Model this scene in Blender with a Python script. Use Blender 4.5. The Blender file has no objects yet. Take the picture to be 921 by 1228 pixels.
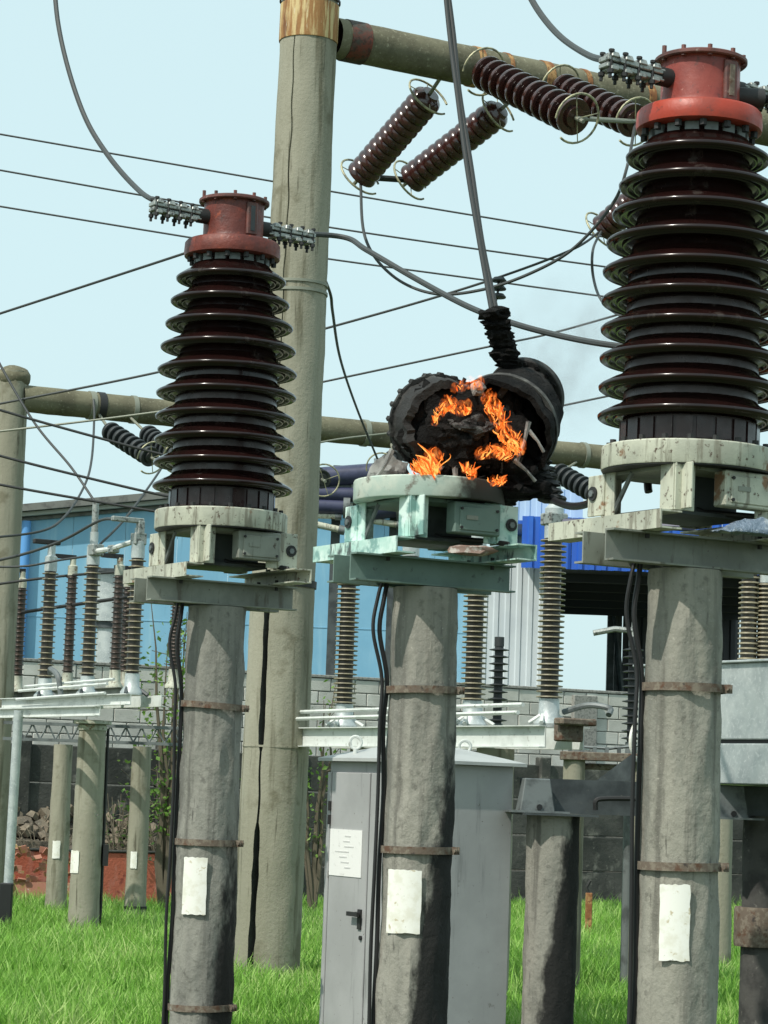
import bpy, bmesh, math, random
from mathutils import Vector, Matrix, noise
random.seed(7)
SC = bpy.context.scene
COL = SC.collection
R = math.radians

# ------------------------------------------------------------------ camera
FPX, WPX, HPX = 3000.0, 921.0, 1228.0
PITCH, ROLL, CAMZ = R(6.39), R(2.0), 1.6
CAM = Vector((0, 0, CAMZ))
_f = Vector((0, math.cos(PITCH), math.sin(PITCH)))
_u0 = Vector((0, -math.sin(PITCH), math.cos(PITCH)))
_r0 = Vector((1, 0, 0))
_r = _r0 * math.cos(ROLL) + _u0 * math.sin(ROLL)
_u = _u0 * math.cos(ROLL) - _r0 * math.sin(ROLL)
cd = bpy.data.cameras.new('camera')
cd.sensor_fit = 'HORIZONTAL'; cd.sensor_width = 36.0
cd.lens = FPX / WPX * 36.0
cd.clip_start = 0.1; cd.clip_end = 3000
cam = bpy.data.objects.new('camera', cd); COL.objects.link(cam)
cam.matrix_world = Matrix(((_r.x, _u.x, -_f.x, CAM.x), (_r.y, _u.y, -_f.y, CAM.y), (_r.z, _u.z, -_f.z, CAM.z), (0, 0, 0, 1)))
SC.camera = cam

# ------------------------------------------------------------------ world, sun, exposure
SUN_EL, SUN_V = R(50), Vector((-0.70, -0.71))
w = bpy.data.worlds.new('World'); SC.world = w; w.use_nodes = True
nt = w.node_tree; nt.nodes.clear()
sky = nt.nodes.new('ShaderNodeTexSky'); sky.sky_type = 'NISHITA'; sky.sun_disc = False
sky.sun_elevation = SUN_EL; sky.sun_rotation = math.atan2(SUN_V.x, SUN_V.y)
sky.air_density = 1.0; sky.dust_density = 4.0; sky.ozone_density = 1.0
veil = nt.nodes.new('ShaderNodeMix'); veil.data_type = 'RGBA'; veil.inputs[0].default_value = 0.80
veil.inputs[7].default_value = (6.15, 8.10, 8.30, 1)          # thin even haze whitens the whole sky
bg = nt.nodes.new('ShaderNodeBackground'); bg.inputs['Strength'].default_value = 0.125
wo = nt.nodes.new('ShaderNodeOutputWorld')
nt.links.new(sky.outputs[0], veil.inputs[6]); nt.links.new(veil.outputs[2], bg.inputs['Color']); nt.links.new(bg.outputs[0], wo.inputs['Surface'])
sd = bpy.data.lights.new('sun', 'SUN'); sd.energy = 3.9; sd.angle = R(0.6); sd.color = (1.0, 0.95, 0.86)
sun = bpy.data.objects.new('sun', sd); COL.objects.link(sun)
_s = SUN_V.normalized()
sdir = Vector((_s.x * math.cos(SUN_EL), _s.y * math.cos(SUN_EL), math.sin(SUN_EL)))
sun.rotation_euler = (-sdir).to_track_quat('-Z', 'Y').to_euler(); sun.location = sdir * 60
SC.view_settings.view_transform = 'Standard'; SC.view_settings.look = 'None'
SC.view_settings.exposure = 0.0; SC.view_settings.gamma = 1.0
SC.cycles.max_bounces = 6; SC.cycles.transparent_max_bounces = 12

# ------------------------------------------------------------------ helpers
def at(px, py, Y):
    d = _f * FPX + _r * (px - WPX / 2) - _u * (py - HPX / 2)
    return CAM + d * (Y / d.y)
def ground(px, py):
    d = _f * FPX + _r * (px - WPX / 2) - _u * (py - HPX / 2)
    return CAM + d * (-CAMZ / d.z)
YA = R(30)                                       # the yard's own axes are turned 30 degrees
U = Vector((math.cos(YA), math.sin(YA), 0)); V = Vector((math.sin(YA), -math.cos(YA), 0))

class MB:
    def __init__(s): s.v = []; s.f = []; s.sm = []
    def add(s, vs, fs, smooth=True):
        n = len(s.v); s.v += [tuple(x) for x in vs]
        for f in fs: s.f.append(tuple(i + n for i in f)); s.sm.append(smooth)
        return s
    def box(s, c, d, M=None, taper=None):
        cx, cy, cz = c; a, b, h = d[0] / 2, d[1] / 2, d[2] / 2
        t = taper or 1.0
        vs = [Vector((cx + x * a * (t if z > 0 else 1), cy + y * b * (t if z > 0 else 1), cz + z * h)) for z in (-1, 1) for y in (-1, 1) for x in (-1, 1)]
        if M is not None: vs = [M @ p for p in vs]
        return s.add(vs, [(0, 2, 3, 1), (4, 5, 7, 6), (0, 1, 5, 4), (2, 6, 7, 3), (0, 4, 6, 2), (1, 3, 7, 5)], False)
    def lathe(s, prof, n=32, M=None, ang=None, close=False):
        vs = []; fs = []; m = len(prof)
        for i in range(n):
            a = 2 * math.pi * i / n
            for r, z in prof:
                p = Vector((r * math.cos(a), r * math.sin(a), z)); vs.append(M @ p if M is not None else p)
        for i in range(n):
            j = (i + 1) % n
            for k in range(m - 1): fs.append((i * m + k, j * m + k, j * m + k + 1, i * m + k + 1))
            if close: fs.append((i * m + m - 1, j * m + m - 1, j * m, i * m))
        return s.add(vs, fs, True)
    def cyl(s, p0, p1, r0, r1=None, n=16):
        r1 = r0 if r1 is None else r1
        p0, p1 = Vector(p0), Vector(p1); L = (p1 - p0).length
        M = Matrix.Translation(p0) @ (p1 - p0).to_track_quat('Z', 'Y').to_matrix().to_4x4()
        return s.lathe([(0.0005, 0), (r0, 0), (r1, L), (0.0005, L)], n, M)
    def tube(s, pts, r, n=8, closed=False, rf=None):
        pts = [Vector(p) for p in pts]; N = len(pts); vs = []; fs = []; prev = None
        for i, p in enumerate(pts):
            if closed: t = pts[(i + 1) % N] - pts[i - 1]
            else: t = pts[min(i + 1, N - 1)] - pts[max(i - 1, 0)]
            t.normalize()
            if prev is None:
                a = Vector((0, 0, 1)) if abs(t.z) < .9 else Vector((1, 0, 0)); x = t.cross(a).normalized()
            else:
                x = (prev - t * prev.dot(t)).normalized()
            prev = x; y = t.cross(x); rr = rf(i / max(N - 1, 1)) if rf else r
            for k in range(n):
                a = 2 * math.pi * k / n; vs.append(p + (x * math.cos(a) + y * math.sin(a)) * rr)
        for i in range(N if closed else N - 1):
            j = (i + 1) % N
            for k in range(n):
                l = (k + 1) % n; fs.append((i * n + k, i * n + l, j * n + l, j * n + k))
        if not closed:
            fs.append(tuple(range(n - 1, -1, -1))); fs.append(tuple((N - 1) * n + k for k in range(n)))
        return s.add(vs, fs, True)
    def channel(s, p0, p1, h, fl, t, side):
        # C channel from p0 to p1 (bottom of web line), web height h, flanges of width fl towards vector side
        p0, p1, sd = Vector(p0), Vector(p1), Vector(side).normalized(); z = Vector((0, 0, 1))
        prof = [(0, 0), (fl, 0), (fl, t), (t, t), (t, h - t), (fl, h - t), (fl, h), (0, h)]
        vs = [p + sd * a + z * b for p in (p0, p1) for a, b in prof]
        fs = [(i, (i + 1) % 8, 8 + (i + 1) % 8, 8 + i) for i in range(8)]
        for o in (0, 8): fs += [(o, o + 1, o + 2, o + 3), (o, o + 3, o + 4, o + 7), (o + 4, o + 5, o + 6, o + 7)]
        return s.add(vs, fs, False)
    def build(s, name, mat, parent=None, world=False, label=None, bevel=0.0, loc=None, sharp=38):
        vs = [Vector(p) for p in s.v]; org = Vector((0, 0, 0))
        if parent is None:
            if loc is None:
                lo = min(p.z for p in vs); c = sum(vs, Vector()) / len(vs); org = Vector((c.x, c.y, lo))
            else: org = Vector(loc)
            vs = [p - org for p in vs]
        elif world:
            rt = parent; mats = []
            M = parent.matrix_basis.copy()
            while rt.parent: rt = rt.parent; M = rt.matrix_basis @ M
            I = M.inverted(); vs = [I @ p for p in vs]
        me = bpy.data.meshes.new(name); me.from_pydata(vs, [], s.f)
        bm = bmesh.new(); bm.from_mesh(me)
        bmesh.ops.recalc_face_normals(bm, faces=bm.faces)
        for f, q in zip(bm.faces, s.sm): f.smooth = q
        if bevel > 0:
            es = [e for e in bm.edges if len(e.link_faces) == 2 and e.calc_face_angle() > R(40)]
            bmesh.ops.bevel(bm, geom=es, offset=bevel, segments=1, affect='EDGES', clamp_overlap=True)
        bm.to_mesh(me); bm.free()
        if any(s.sm): me.set_sharp_from_angle(angle=R(sharp))
        me.materials.append(mat)
        o = bpy.data.objects.new(name, me); COL.objects.link(o)
        if parent is None: o.location = org
        else: o.parent = parent
        if label: o['label'] = label
        if name in SMALL: o['kind'] = 'stuff'
        return o
SMALL = {'bolts', 'screws', 'ring_bolts', 'collar_clips', 'flange_bolts', 'lid_bolts', 'clamp_bolts', 'cover_bolts', 'sheds', 'fittings', 'faded_print', 'flame_tongues', 'ring_spokes', 'drum_bolts', 'foot_bracket', 'stems', 'foliage', 'crown', 'char_flakes', 'burning_gas'}
def tag(o, label, cat, group=None):
    o['label'] = label; o['category'] = cat
    if group: o['group'] = group
    return o
def thing(name, label, cat, loc=(0, 0, 0), rz=0.0, group=None):
    o = bpy.data.objects.new(name, None); COL.objects.link(o)
    o.matrix_basis = Matrix.Translation(Vector(loc)) @ Matrix.Rotation(rz, 4, 'Z')
    o.empty_display_size = 0.1
    return tag(o, label, cat, group)
def place(mesh_obj, name, parent, M=None):
    o = bpy.data.objects.new(name, mesh_obj.data); COL.objects.link(o); o.parent = parent
    if M is not None: o.matrix_basis = M
    return o
def struct(o, kind='structure'): o['kind'] = kind; return o
def catmull(pts, per=8):
    pts = [Vector(p) for p in pts]; out = []
    if len(pts) == 2:
        return [pts[0].lerp(pts[1], i / 6) for i in range(7)]
    P = [pts[0] * 2 - pts[1]] + pts + [pts[-1] * 2 - pts[-2]]
    for i in range(1, len(P) - 2):
        a, b, c, d = P[i - 1:i + 3]
        for k in range(per):
            t = k / per
            out.append(0.5 * ((2 * b) + (c - a) * t + (2 * a - 5 * b + 4 * c - d) * t * t + (3 * b - a - 3 * c + d) * t ** 3))
    out.append(pts[-1]); return out
def frame_z(p, d):
    return Matrix.Translation(Vector(p)) @ Vector(d).to_track_quat('Z', 'Y').to_matrix().to_4x4()

# ------------------------------------------------------------------ materials
def mat(name, base, rough=0.6, metal=0.0, layers=(), bump=None, coat=0.0, spec=0.5, coord='pos', rvar=0.0):
    m = bpy.data.materials.new(name); m.use_nodes = True
    n = m.node_tree.nodes; l = m.node_tree.links
    b = n['Principled BSDF']; b.inputs['Roughness'].default_value = rough; b.inputs['Metallic'].default_value = metal
    b.inputs['Specular IOR Level'].default_value = spec
    b.inputs['Coat Weight'].default_value = coat; b.inputs['Coat Roughness'].default_value = 0.12
    if coord == 'pos': src = n.new('ShaderNodeNewGeometry').outputs['Position']
    else: src = n.new('ShaderNodeTexCoord').outputs['Object']
    def tex(scale, detail=6, rough_=0.6, dist=0.0):
        mp = n.new('ShaderNodeMapping'); l.new(src, mp.inputs['Vector'])
        sc = scale if hasattr(scale, '__len__') else (scale,) * 3
        mp.inputs['Scale'].default_value = sc
        t = n.new('ShaderNodeTexNoise'); t.inputs['Scale'].default_value = 1.0
        t.inputs['Detail'].default_value = detail; t.inputs['Roughness'].default_value = rough_; t.inputs['Distortion'].default_value = dist
        l.new(mp.outputs[0], t.inputs['Vector']); return t.outputs['Fac']
    cur = None
    for sc, c2, lo, hi in layers:
        f = tex(sc)
        mr = n.new('ShaderNodeMapRange'); mr.interpolation_type = 'SMOOTHSTEP'
        mr.inputs['From Min'].default_value = lo; mr.inputs['From Max'].default_value = hi; l.new(f, mr.inputs['Value'])
        mx = n.new('ShaderNodeMix'); mx.data_type = 'RGBA'; l.new(mr.outputs[0], mx.inputs[0])
        if cur is None: mx.inputs[6].default_value = (*base, 1)
        else: l.new(cur, mx.inputs[6])
        mx.inputs[7].default_value = (*c2, 1); cur = mx.outputs[2]
    if cur is None: b.inputs['Base Color'].default_value = (*base, 1)
    else: l.new(cur, b.inputs['Base Color'])
    if rvar:
        f = tex(9.0); mr = n.new('ShaderNodeMapRange'); mr.inputs['To Min'].default_value = max(rough - rvar, .03); mr.inputs['To Max'].default_value = min(rough + rvar, 1)
        mr.inputs['From Min'].default_value = .3; mr.inputs['From Max'].default_value = .7
        l.new(f, mr.inputs['Value']); l.new(mr.outputs[0], b.inputs['Roughness'])
    if bump:
        f = tex(bump[0], 8, 0.65)
        bp = n.new('ShaderNodeBump'); bp.inputs['Strength'].default_value = bump[1]; bp.inputs['Distance'].default_value = bump[2] if len(bump) > 2 else 0.01
        l.new(f, bp.inputs['Height']); l.new(bp.outputs[0], b.inputs['Normal'])
    m['cur'] = 0
    return m, (n, l, b, cur, tex)
def simple(*a, **k): return mat(*a, **k)[0]
def black_sided_concrete(name, base, dark, side, zlo, zhi, thr0, thr1):
    # concrete shaft with ragged black on one side, wider towards the foot (object space)
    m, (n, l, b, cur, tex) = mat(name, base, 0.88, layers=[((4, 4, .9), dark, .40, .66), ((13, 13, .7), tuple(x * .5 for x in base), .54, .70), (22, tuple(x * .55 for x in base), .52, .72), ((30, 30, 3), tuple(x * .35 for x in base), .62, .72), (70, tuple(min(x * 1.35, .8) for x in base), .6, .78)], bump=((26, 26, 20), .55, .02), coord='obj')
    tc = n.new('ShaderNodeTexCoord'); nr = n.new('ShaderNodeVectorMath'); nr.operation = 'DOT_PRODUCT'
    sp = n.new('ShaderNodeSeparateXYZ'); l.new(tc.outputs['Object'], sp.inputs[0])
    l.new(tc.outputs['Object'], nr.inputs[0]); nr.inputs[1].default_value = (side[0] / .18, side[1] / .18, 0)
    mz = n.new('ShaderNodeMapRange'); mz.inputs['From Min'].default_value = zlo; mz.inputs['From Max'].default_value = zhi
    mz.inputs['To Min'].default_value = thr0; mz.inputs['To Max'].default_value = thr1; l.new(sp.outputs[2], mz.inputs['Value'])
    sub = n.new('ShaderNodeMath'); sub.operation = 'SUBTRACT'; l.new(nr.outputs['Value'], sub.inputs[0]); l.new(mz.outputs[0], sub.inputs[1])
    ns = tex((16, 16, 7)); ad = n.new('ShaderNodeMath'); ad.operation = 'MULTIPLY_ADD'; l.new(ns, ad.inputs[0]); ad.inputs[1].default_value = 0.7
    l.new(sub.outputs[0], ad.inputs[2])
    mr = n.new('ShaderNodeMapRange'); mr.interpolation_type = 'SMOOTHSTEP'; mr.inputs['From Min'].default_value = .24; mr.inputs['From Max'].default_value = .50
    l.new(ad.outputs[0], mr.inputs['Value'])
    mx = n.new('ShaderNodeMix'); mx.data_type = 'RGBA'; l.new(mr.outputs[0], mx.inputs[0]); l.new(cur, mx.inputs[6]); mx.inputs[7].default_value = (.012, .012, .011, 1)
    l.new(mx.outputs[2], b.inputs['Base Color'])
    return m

M = {}
M['pole'] = simple('gantry_concrete', (.255, .245, .185), .9, layers=[((2.2, 2.2, .35), (.33, .32, .25), .4, .7), ((9, 9, .6), (.13, .122, .08), .53, .70), ((24, 24, 1.4), (.10, .094, .064), .60, .72), (3, (.17, .16, .11), .55, .7), (60, (.14, .13, .09), .62, .76)], bump=((30, 30, 30), .5, .012))
M['beamc'] = simple('beam_concrete', (.165, .155, .10), .9, layers=[(2.5, (.10, .092, .058), .4, .68), (30, (.28, .27, .19), .55, .75)], bump=((24, 24, 24), .5, .012))
M['rust'] = simple('rust_steel', (.22, .085, .03), .85, layers=[(9, (.42, .25, .10), .42, .62), (26, (.10, .035, .015), .52, .7), (14, (.55, .45, .28), .66, .74)], bump=(40, .5, .006))
M['collar'] = simple('peeling_collar', (.34, .17, .06), .8, layers=[((22, 22, 2.2), (.62, .48, .24), .46, .60), ((14, 14, 1.5), (.17, .07, .028), .54, .66), ((30, 30, 3), (.78, .72, .55), .62, .72)], bump=(40, .5, .006))
M['rustband'] = simple('rusty_band', (.13, .10, .075), .8, layers=[(30, (.20, .17, .13), .45, .62), (18, (.10, .05, .028), .52, .66), (24, (.045, .035, .03), .58, .7)], bump=(80, .4, .004))
M['redrust'] = simple('red_rust', (.16, .04, .025), .8, layers=[(3.5, (.06, .055, .045), .44, .56), (24, (.06, .03, .022), .5, .62)], bump=(60, .4, .004))
M['porc'] = simple('brown_porcelain', (.014, .005, .0045), .19, layers=[(6, (.010, .0045, .004), .4, .65), (60, (.035, .020, .016), .64, .76), ((9, 9, 3), (.045, .034, .030), .60, .72)], coat=.06, spec=.4, rvar=.1)
M['porcgrey'] = simple('dusty_skylit_porcelain', (.042, .022, .022), .3, layers=[(12, (.03, .014, .014), .4, .6), (40, (.08, .06, .06), .6, .78)], spec=.5, rvar=.12)  # dusty collars, also the bands painted as sky reflection
M['disc'] = simple('disc_porcelain', (.050, .016, .013), .2, layers=[(14, (.024, .010, .009), .45, .65)], coat=.4, spec=.6)
M['red'] = simple('red_paint', (.27, .050, .036), .5, layers=[(5, (.20, .034, .026), .42, .62), (22, (.10, .026, .02), .56, .70), (34, (.48, .24, .20), .64, .73)], bump=(30, .35, .006), rvar=.15)
M['redold'] = simple('old_red_paint', (.155, .026, .014), .5, layers=[(5, (.095, .017, .011), .42, .62), (14, (.27, .052, .02), .56, .68), (26, (.055, .018, .014), .58, .70)], bump=(30, .5, .008), rvar=.15)
M['redflange'] = simple('red_flange_paint', (.36, .038, .016), .45, layers=[(6, (.26, .035, .018), .45, .65), (26, (.13, .030, .022), .60, .72)], bump=(30, .3, .006), rvar=.15)
M['reddark'] = simple('dark_red_lid', (.15, .05, .04), .55, layers=[(12, (.08, .035, .03), .42, .62), (30, (.26, .19, .16), .62, .74)], bump=(30, .4, .005))
M['palepaint'] = simple('pale_paint', (.52, .53, .43), .55, layers=[(4, (.38, .39, .32), .40, .64), ((22, 22, 3), (.24, .23, .18), .51, .64), (7, (.22, .12, .06), .60, .68), (34, (.10, .07, .05), .58, .68)], bump=(40, .35, .005))
M['greypaint'] = simple('grey_green_paint', (.25, .265, .225), .6, layers=[(3, (.17, .18, .155), .4, .62), ((20, 20, 4), (.12, .115, .09), .56, .70), (30, (.07, .055, .04), .64, .72)], bump=(40, .25, .004))
M['teal'] = simple('teal_scorched_paint', (.42, .63, .56), .55, layers=[(4, (.64, .78, .72), .42, .58), (9, (.20, .36, .33), .50, .62), ((16, 16, 5), (.07, .09, .085), .56, .68)], bump=(40, .3, .004))
M['tealdark'] = simple('dark_teal_paint', (.15, .22, .19), .6, layers=[(3, (.10, .15, .135), .4, .65), (20, (.05, .06, .055), .6, .74)], bump=(40, .25, .004))
M['galv'] = simple('galvanised', (.50, .54, .53), .42, .35, layers=[(7, (.40, .44, .44), .4, .62), (45, (.60, .63, .62), .5, .72)], bump=(50, .12, .003), rvar=.1)
M['clampm'] = simple('weathered_aluminium', (.34, .36, .34), .5, .5, layers=[(30, (.10, .10, .095), .5, .66)], bump=(60, .4, .004))
M['darksteel'] = simple('dark_steel', (.07, .082, .085), .55, .2, layers=[(5, (.035, .042, .045), .4, .65), (25, (.11, .11, .10), .62, .76)], bump=(40, .25, .004))
M['bracket'] = simple('bracket_steel', (.17, .19, .19), .55, .3, layers=[(8, (.09, .10, .10), .45, .66)], bump=(40, .25, .004))
M['black'] = simple('black_rubber', (.012, .012, .013), .5)
M['blackiron'] = simple('black_iron', (.03, .03, .03), .6, .3, bump=(50, .4, .004))
M['wire'] = simple('aluminium_conductor', (.05, .056, .056), .6, .1, layers=[(30, (.045, .05, .05), .45, .6)])
M['wiredark'] = simple('dark_wire', (.022, .025, .025), .7, .0)
M['wirepale'] = simple('pale_wire', (.24, .25, .20), .6, .3)
M['ring'] = simple('ring_rod', (.40, .38, .24), .55, .2, layers=[(20, (.16, .16, .12), .45, .65)])
M['white'] = simple('white_paint', (.80, .80, .74), .7, layers=[(14, (.70, .69, .60), .45, .65), (24, (.50, .44, .30), .60, .70), (50, (.30, .28, .24), .66, .74)])
M['paper'] = simple('paper', (.80, .80, .78), .6, layers=[(26, (.62, .62, .60), .58, .72)])
M['ink'] = simple('faded_ink', (.60, .60, .59), .8)
M['cab'] = simple('cabinet_paint', (.37, .375, .375), .5, layers=[(2.2, (.32, .325, .325), .4, .65), ((14, 14, 1.2), (.22, .225, .225), .58, .72), (5, (.16, .155, .14), .66, .72), (40, (.10, .08, .06), .66, .74)], bump=(14, .08, .01))
M['cabroof'] = simple('cabinet_roof_paint', (.42, .44, .43), .5, layers=[(3, (.34, .36, .355), .42, .65)])
M['whitesteel'] = simple('white_steel', (.62, .65, .62), .55, layers=[(5, (.50, .53, .50), .45, .65), (20, (.30, .30, .27), .60, .74)], bump=(40, .2, .004))
M['sheds'] = simple('grey_brown_insulator', (.045, .037, .026), .35, layers=[(20, (.045, .036, .026), .45, .65)])
M['shedrim'] = simple('pale_insulator_rim', (.26, .23, .15), .45, layers=[(20, (.17, .15, .10), .45, .65)])
M['shedbrown'] = simple('red_brown_insulator', (.065, .045, .034), .35, layers=[(20, (.038, .027, .022), .45, .65)])
M['polymer'] = simple('dark_polymer', (.03, .034, .036), .5)
M['blue'] = simple('blue_sheet', (.20, .42, .57), .55, layers=[(.8, (.17, .38, .53), .4, .65), ((4, 4, .4), (.26, .47, .59), .50, .70), ((9, 9, .5), (.14, .31, .43), .60, .74)])
M['bluecorner'] = simple('blue_trim', (.10, .30, .62), .5)
M['deepblue'] = simple('deep_blue_sheet', (.025, .11, .50), .45, layers=[(1.5, (.03, .14, .56), .45, .65)])
M['whitesheet'] = simple('white_sheet', (.60, .66, .68), .5, layers=[(1.2, (.54, .60, .63), .4, .65)])
M['palesheet'] = simple('pale_blue_sheet', (.42, .55, .68), .5)
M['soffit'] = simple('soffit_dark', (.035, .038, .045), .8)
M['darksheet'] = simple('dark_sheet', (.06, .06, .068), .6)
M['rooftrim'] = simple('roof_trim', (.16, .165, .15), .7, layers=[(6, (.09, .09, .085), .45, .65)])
M['rooftrimpale'] = simple('roof_trim_pale', (.40, .42, .38), .7)
M['violet'] = simple('violet_pipe', (.045, .05, .10), .4, layers=[(8, (.03, .034, .07), .45, .65)])
M['block'] = simple('cinder_block', (.62, .62, .57), .95, layers=[(1.3, (.48, .48, .43), .38, .66), (14, (.42, .415, .37), .55, .75), (80, (.22, .215, .19), .62, .76)], bump=(60, .6, .01))
M['block2'] = simple('cinder_block_grey', (.55, .55, .50), .95, layers=[(1.3, (.41, .41, .37), .38, .66), (80, (.20, .195, .175), .6, .76)], bump=(60, .6, .01))
M['mortar'] = simple('mortar', (.28, .28, .255), .95, layers=[(30, (.16, .16, .15), .45, .65)])
M['darkconc'] = simple('dark_concrete', (.070, .072, .064), .95, layers=[(.9, (.03, .033, .029), .4, .6), (2.6, (.15, .15, .13), .56, .68), (9, (.19, .185, .16), .62, .74), ((8, 8, 1), (.03, .032, .028), .6, .75)], bump=(20, .6, .02))  # dark mottled tone; also paints the shade inside the pole crack
M['redwall'] = simple('red_painted_wall', (.48, .13, .075), .85, layers=[((5, 5, 2), (.50, .20, .15), .5, .68), (14, (.26, .06, .04), .55, .7), ((3, 3, 6), (.30, .22, .06), .62, .74)], bump=(30, .5, .02))
M['rubble'] = simple('rubble', (.20, .165, .12), .95, layers=[(3, (.11, .095, .075), .42, .6), (12, (.36, .32, .24), .58, .72)], bump=(14, .8, .03))
M['soil'] = simple('soil', (.075, .072, .035), .95, layers=[(.8, (.06, .10, .025), .4, .6), (6, (.11, .095, .05), .55, .7)], bump=(9, .8, .05))
M['char'] = simple('charred', (.006, .006, .006), .9, layers=[(9, (.016, .015, .014), .45, .65), (20, (.05, .047, .044), .66, .76)], bump=(28, 1.0, .03), spec=.2)
M['charrim'] = simple('charred_rim', (.018, .017, .016), .8, layers=[(10, (.05, .048, .044), .5, .66), (22, (.14, .135, .125), .64, .74)], bump=(40, .8, .015))
M['ash'] = simple('ash_grey', (.26, .26, .245), .9, layers=[(8, (.14, .14, .135), .42, .6), (20, (.04, .04, .04), .56, .68)], bump=(40, .5, .01))
M['ash2'] = simple('sooty_ash', (.10, .098, .09), .85, layers=[(8, (.035, .034, .032), .42, .58), (22, (.20, .195, .18), .62, .72)], bump=(40, .6, .01))
M['coil'] = simple('burnt_coil', (.05, .052, .05), .55, .2, layers=[(14, (.012, .012, .012), .42, .56), (24, (.20, .22, .20), .64, .74)], bump=(30, .8, .02))
M['twig'] = simple('dry_twig', (.14, .12, .085), .9)
M['bark'] = simple('bark', (.12, .10, .07), .9)

def leafy(name, c1, c2, c3):
    m = bpy.data.materials.new(name); m.use_nodes = True; n = m.node_tree.nodes; l = m.node_tree.links
    b = n['Principled BSDF']; b.inputs['Roughness'].default_value = .55; b.inputs['Specular IOR Level'].default_value = .25
    g = n.new('ShaderNodeNewGeometry'); cr = n.new('ShaderNodeValToRGB')
    cr.color_ramp.elements[0].color = (*c1, 1); cr.color_ramp.elements[1].color = (*c3, 1); e = cr.color_ramp.elements.new(.5); e.color = (*c2, 1)
    nz = n.new('ShaderNodeTexNoise'); nz.inputs['Scale'].default_value = 1.1; nz.inputs['Detail'].default_value = 4; l.new(g.outputs['Position'], nz.inputs['Vector'])
    ad = n.new('ShaderNodeMath'); ad.operation = 'MULTIPLY_ADD'; l.new(g.outputs['Random Per Island'], ad.inputs[0]); ad.inputs[1].default_value = .55
    m2 = n.new('ShaderNodeMath'); m2.operation = 'MULTIPLY_ADD'; l.new(nz.outputs['Fac'], m2.inputs[0]); m2.inputs[1].default_value = 1.2; m2.inputs[2].default_value = -.38
    l.new(m2.outputs[0], ad.inputs[2]); l.new(ad.outputs[0], cr.inputs[0]); l.new(cr.outputs[0], b.inputs['Base Color'])
    tr = n.new('ShaderNodeBsdfTranslucent'); l.new(cr.outputs[0], tr.inputs['Color']); mx = n.new('ShaderNodeMixShader'); mx.inputs[0].default_value = .3
    l.new(b.outputs[0], mx.inputs[1]); l.new(tr.outputs[0], mx.inputs[2]); l.new(mx.outputs[0], n['Material Output'].inputs['Surface'])
    return m
M['grass'] = leafy('grass_blades', (.08, .20, .022), (.23, .47, .07), (.56, .66, .28))
M['leaf'] = leafy('sapling_leaf', (.08, .18, .03), (.15, .28, .05), (.28, .40, .12))
M['weed'] = leafy('weed_leaf', (.05, .11, .03), (.10, .18, .05), (.22, .26, .10))

def flame_mat():
    m = bpy.data.materials.new('flame'); m.use_nodes = True; n = m.node_tree.nodes; l = m.node_tree.links; n.clear()
    g = n.new('ShaderNodeNewGeometry'); nz = n.new('ShaderNodeTexNoise'); nz.inputs['Scale'].default_value = 30; nz.inputs['Detail'].default_value = 5; nz.inputs['Distortion'].default_value = 1.2
    mp = n.new('ShaderNodeMapping'); mp.inputs['Scale'].default_value = (1, 1, .55); l.new(g.outputs['Position'], mp.inputs[0]); l.new(mp.outputs[0], nz.inputs['Vector'])
    ad = n.new('ShaderNodeMath'); ad.operation = 'MULTIPLY_ADD'; l.new(g.outputs['Random Per Island'], ad.inputs[0]); ad.inputs[1].default_value = .55; l.new(nz.outputs['Fac'], ad.inputs[2])
    cr = n.new('ShaderNodeValToRGB'); e = cr.color_ramp.elements; e[0].position = .42; e[0].color = (.22, .018, .003, 1); e[1].position = 1.0; e[1].color = (1.0, .50, .12, 1)
    for p, c in ((.62, (.80, .085, .010, 1)), (.82, (1.0, .22, .03, 1))): q = e.new(p); q.color = c
    l.new(ad.outputs[0], cr.inputs[0])
    em = n.new('ShaderNodeEmission'); em.inputs['Strength'].default_value = 1.5; l.new(cr.outputs[0], em.inputs['Color'])
    tp = n.new('ShaderNodeBsdfTransparent'); mx = n.new('ShaderNodeMixShader')
    mr = n.new('ShaderNodeMapRange'); mr.inputs['From Min'].default_value = .36; mr.inputs['From Max'].default_value = .52; mr.inputs['To Min'].default_value = .25; mr.inputs['To Max'].default_value = .95
    l.new(nz.outputs['Fac'], mr.inputs['Value']); l.new(mr.outputs[0], mx.inputs[0]); l.new(tp.outputs[0], mx.inputs[1]); l.new(em.outputs[0], mx.inputs[2])
    o = n.new('ShaderNodeOutputMaterial'); l.new(mx.outputs[0], o.inputs['Surface']); return m
M['flame'] = flame_mat()
def gas_mat():
    m = bpy.data.materials.new('burning_gas'); m.use_nodes = True; n = m.node_tree.nodes; l = m.node_tree.links; n.clear()
    g = n.new('ShaderNodeNewGeometry'); mp = n.new('ShaderNodeMapping'); mp.inputs['Scale'].default_value = (1, 1, .6); l.new(g.outputs['Position'], mp.inputs[0])
    nz = n.new('ShaderNodeTexNoise'); nz.inputs['Scale'].default_value = 34; nz.inputs['Detail'].default_value = 3; nz.inputs['Distortion'].default_value = 1.5; l.new(mp.outputs[0], nz.inputs['Vector'])
    cr = n.new('ShaderNodeValToRGB'); e = cr.color_ramp.elements; e[0].position = .48; e[0].color = (0, 0, 0, 1); e[1].position = .76; e[1].color = (1.0, .48, .13, 1)
    q = e.new(.58); q.color = (.62, .10, .012, 1)
    l.new(nz.outputs['Fac'], cr.inputs[0]); em = n.new('ShaderNodeEmission'); em.inputs['Strength'].default_value = 40.0; l.new(cr.outputs[0], em.inputs['Color'])
    o = n.new('ShaderNodeOutputMaterial'); l.new(em.outputs[0], o.inputs['Volume']); return m
M['gas'] = gas_mat()

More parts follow.
